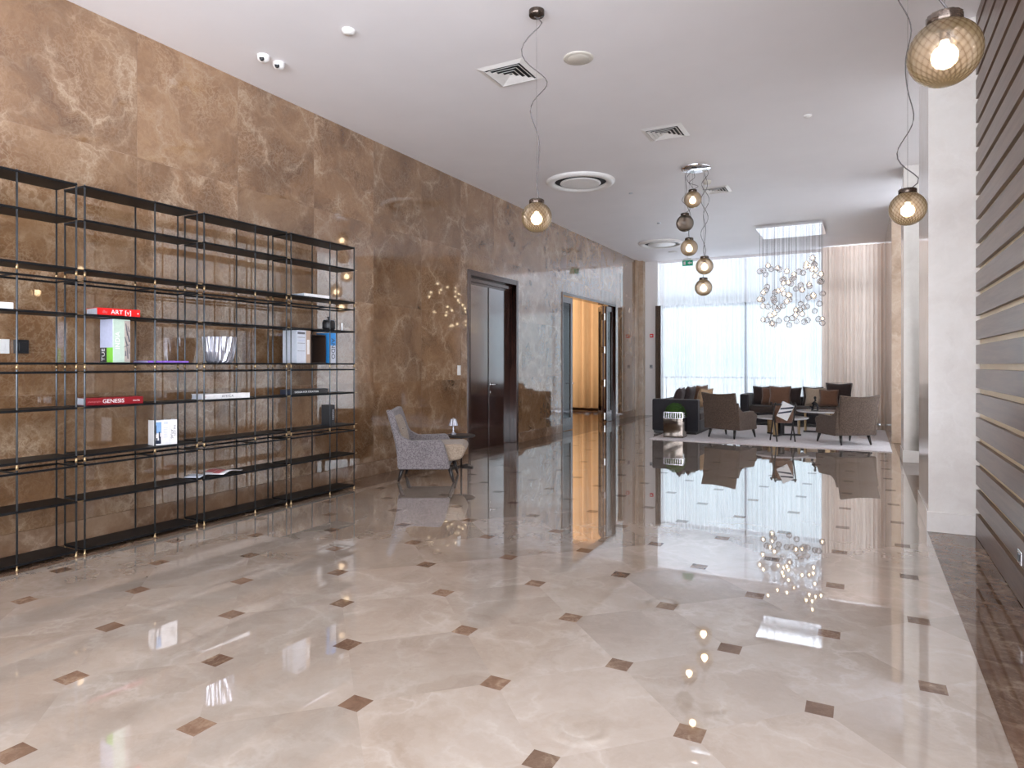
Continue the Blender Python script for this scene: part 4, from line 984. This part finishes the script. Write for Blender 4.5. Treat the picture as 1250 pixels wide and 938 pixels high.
def ellipsoid(b, c, r, n=14):
    m_ = n // 2
    prof = [(math.sin(PI * i / m_), math.cos(PI * i / m_)) for i in range(m_ + 1)]
    st = len(b.bm.verts); rings = []
    b.lathe([(0 if i in (0, m_) else p[0], p[1]) for i, p in enumerate(prof)], n)
    b.bm.verts.ensure_lookup_table()
    for v in b.bm.verts[st:]: v.co = Vector((c[0] + v.co.x * r[0], c[1] + v.co.y * r[1], c[2] + v.co.z * r[2]))
fg = MB().tube([(-0.045, 0, 0.015), (-0.05, 0, 0.07), (-0.02, 0, 0.12), (0.0, 0, 0.16), (0.012, 0, 0.20), (0.005, 0, 0.235)], 0.02, 12, rs=[0.026, 0.03, 0.028, 0.034, 0.02, 0.014])
fg.tube([(0.05, 0.01, 0.015), (0.055, 0.01, 0.08), (0.03, 0.005, 0.13), (0.0, 0, 0.16)], 0.018, 10, rs=[0.02, 0.022, 0.024, 0.026]).tube([(0.0, -0.01, 0.19), (-0.05, -0.03, 0.15), (-0.04, -0.035, 0.09)], 0.01, 8, rs=[0.014, 0.013, 0.01])
ellipsoid(fg, (0.004, 0, 0.262), (0.026, 0.024, 0.032)); fg.build('figure', M['black'], t, smooth=True)
# magazine rack: two crossed wooden frames with a hanging leather sling
t = thing('magazine_rack', 'dark wooden folding magazine rack with a leather sling in front of the coffee tables', 'rack', (-1.28, 12.89, RZ), math.radians(26))
for s in (-1, 1):
    MB().tube([(s * 0.16, -0.135, 0), (s * 0.16, 0.10, 0.66)], 0.013, 8).build('leg', M['leg_wood'], t, smooth=True)
    MB().tube([(s * 0.185, 0.135, 0), (s * 0.185, -0.10, 0.66)], 0.013, 8).build('leg', M['leg_wood'], t, smooth=True)
for y in (-0.10, 0.10):
    MB().tube([(-0.20, y, 0.66), (0.20, y, 0.66)], 0.014, 8).build('top_rail', M['leg_wood'], t, smooth=True)
    for s in (-1, 1): MB().lathe([(0, -0.016), (0.016, -0.008), (0.018, 0.01), (0, 0.02)], 10, (s * 0.175, y, 0.685)).build('knob', M['leg_wood'], t, smooth=True)
MB().grid(lambda u, v: (-0.145 + 0.29 * u, 0.10 * math.cos(PI * v), 0.655 - 0.33 * math.sin(PI * v) ** 0.8), 4, 18).build('sling', M['cush_brown'], t, smooth=True, solid=0.004)
t = thing('magazine', 'white magazine with dark diagonal bands hanging over the front rail of the wooden rack', 'magazine', (-1.28, 12.89, RZ), math.radians(26))
TM = Matrix.Translation((0.045, -0.122, 0.66)) @ Matrix.Rotation(0.45, 4, 'Y')
mb_ = MB().box(-0.105, 0.105, -0.006, 0.0, -0.27, 0.018, TM); mb_.build('cover', M['white'], t)
MB().box(-0.105, 0.105, -0.006, 0.05, 0.018, 0.022, TM).box(-0.105, 0.105, 0.044, 0.05, -0.16, 0.018, TM).build('page', M['paper'], t)
for k in range(2):
    bnd = MB(); o_ = 0.09 * k
    bnd._mk([TM @ Vector(p) for p in ((-0.10, -0.0075, -0.20 + o_), (-0.10, -0.0075, -0.23 + o_), (0.10, -0.0075, -0.10 + o_ * 0.8), (0.10, -0.0075, -0.06 + o_ * 0.8))], [(0, 1, 2, 3)])
    bnd.build('print_band', M['navy'], t, solid=0.001)
# mirrored planter with topiary ball
t = thing('planter', 'square mirrored planter with silver lattice rim at the rug corner', 'planter', (-3.18, 12.66, RZ), 0.02)
p_ = MB(); a = 0.185
for k in range(4):
    T = Matrix.Rotation(k * PI / 2, 4, 'Z'); p_.box(-a, a, -a, -a + 0.01, 0, 0.36, T)
p_.box(-a, a, -a, a, 0, 0.01); p_.build('mirror_side', M['mirror'], t)
rim = MB()
for k in range(4):
    T = Matrix.Rotation(k * PI / 2, 4, 'Z')
    rim.box(-a, a, -a, -a + 0.01, 0.47, 0.485, T).box(-a, a, -a, -a + 0.01, 0.36, 0.37, T)
    for i in range(9): rim.box(-a + 0.02 + i * 0.042 - 0.006, -a + 0.02 + i * 0.042 + 0.006, -a, -a + 0.01, 0.37, 0.47, T)
rim.build('lattice_rim', M['chrome'], t)
MB().box(-a + 0.012, a - 0.012, -a + 0.012, a - 0.012, 0.30, 0.35).build('soil', M['darkbrown'], t)
tp = MB(); rl = random.Random(5)
for i in range(2600):
    ph_ = rl.uniform(0, 2 * PI); ct = rl.uniform(-0.55, 1); st_ = math.sqrt(1 - ct * ct); d = Vector((st_ * math.cos(ph_), st_ * math.sin(ph_), ct))
    c = d * rl.uniform(0.155, 0.195) + Vector((0, 0, 0.455)); u = d.orthogonal().normalized(); v = d.cross(u)
    an = rl.uniform(0, 6.28); e = (u * math.cos(an) + v * math.sin(an)) * 0.012; f = d * 0.012 + v * rl.uniform(-.008, .008)
    tp._mk([c - e, c + f * 0.3 - v * 0.004, c + e, c + f], [(0, 1, 2, 3)])
ellipsoid(tp, (0, 0, 0.455), (0.155, 0.155, 0.155), 20)
foliage = tp.build('topiary', M['leaf'], None); foliage.location = (-3.18, 12.66, RZ); tag(foliage, 'clipped green topiary ball in the mirrored planter', 'plant')
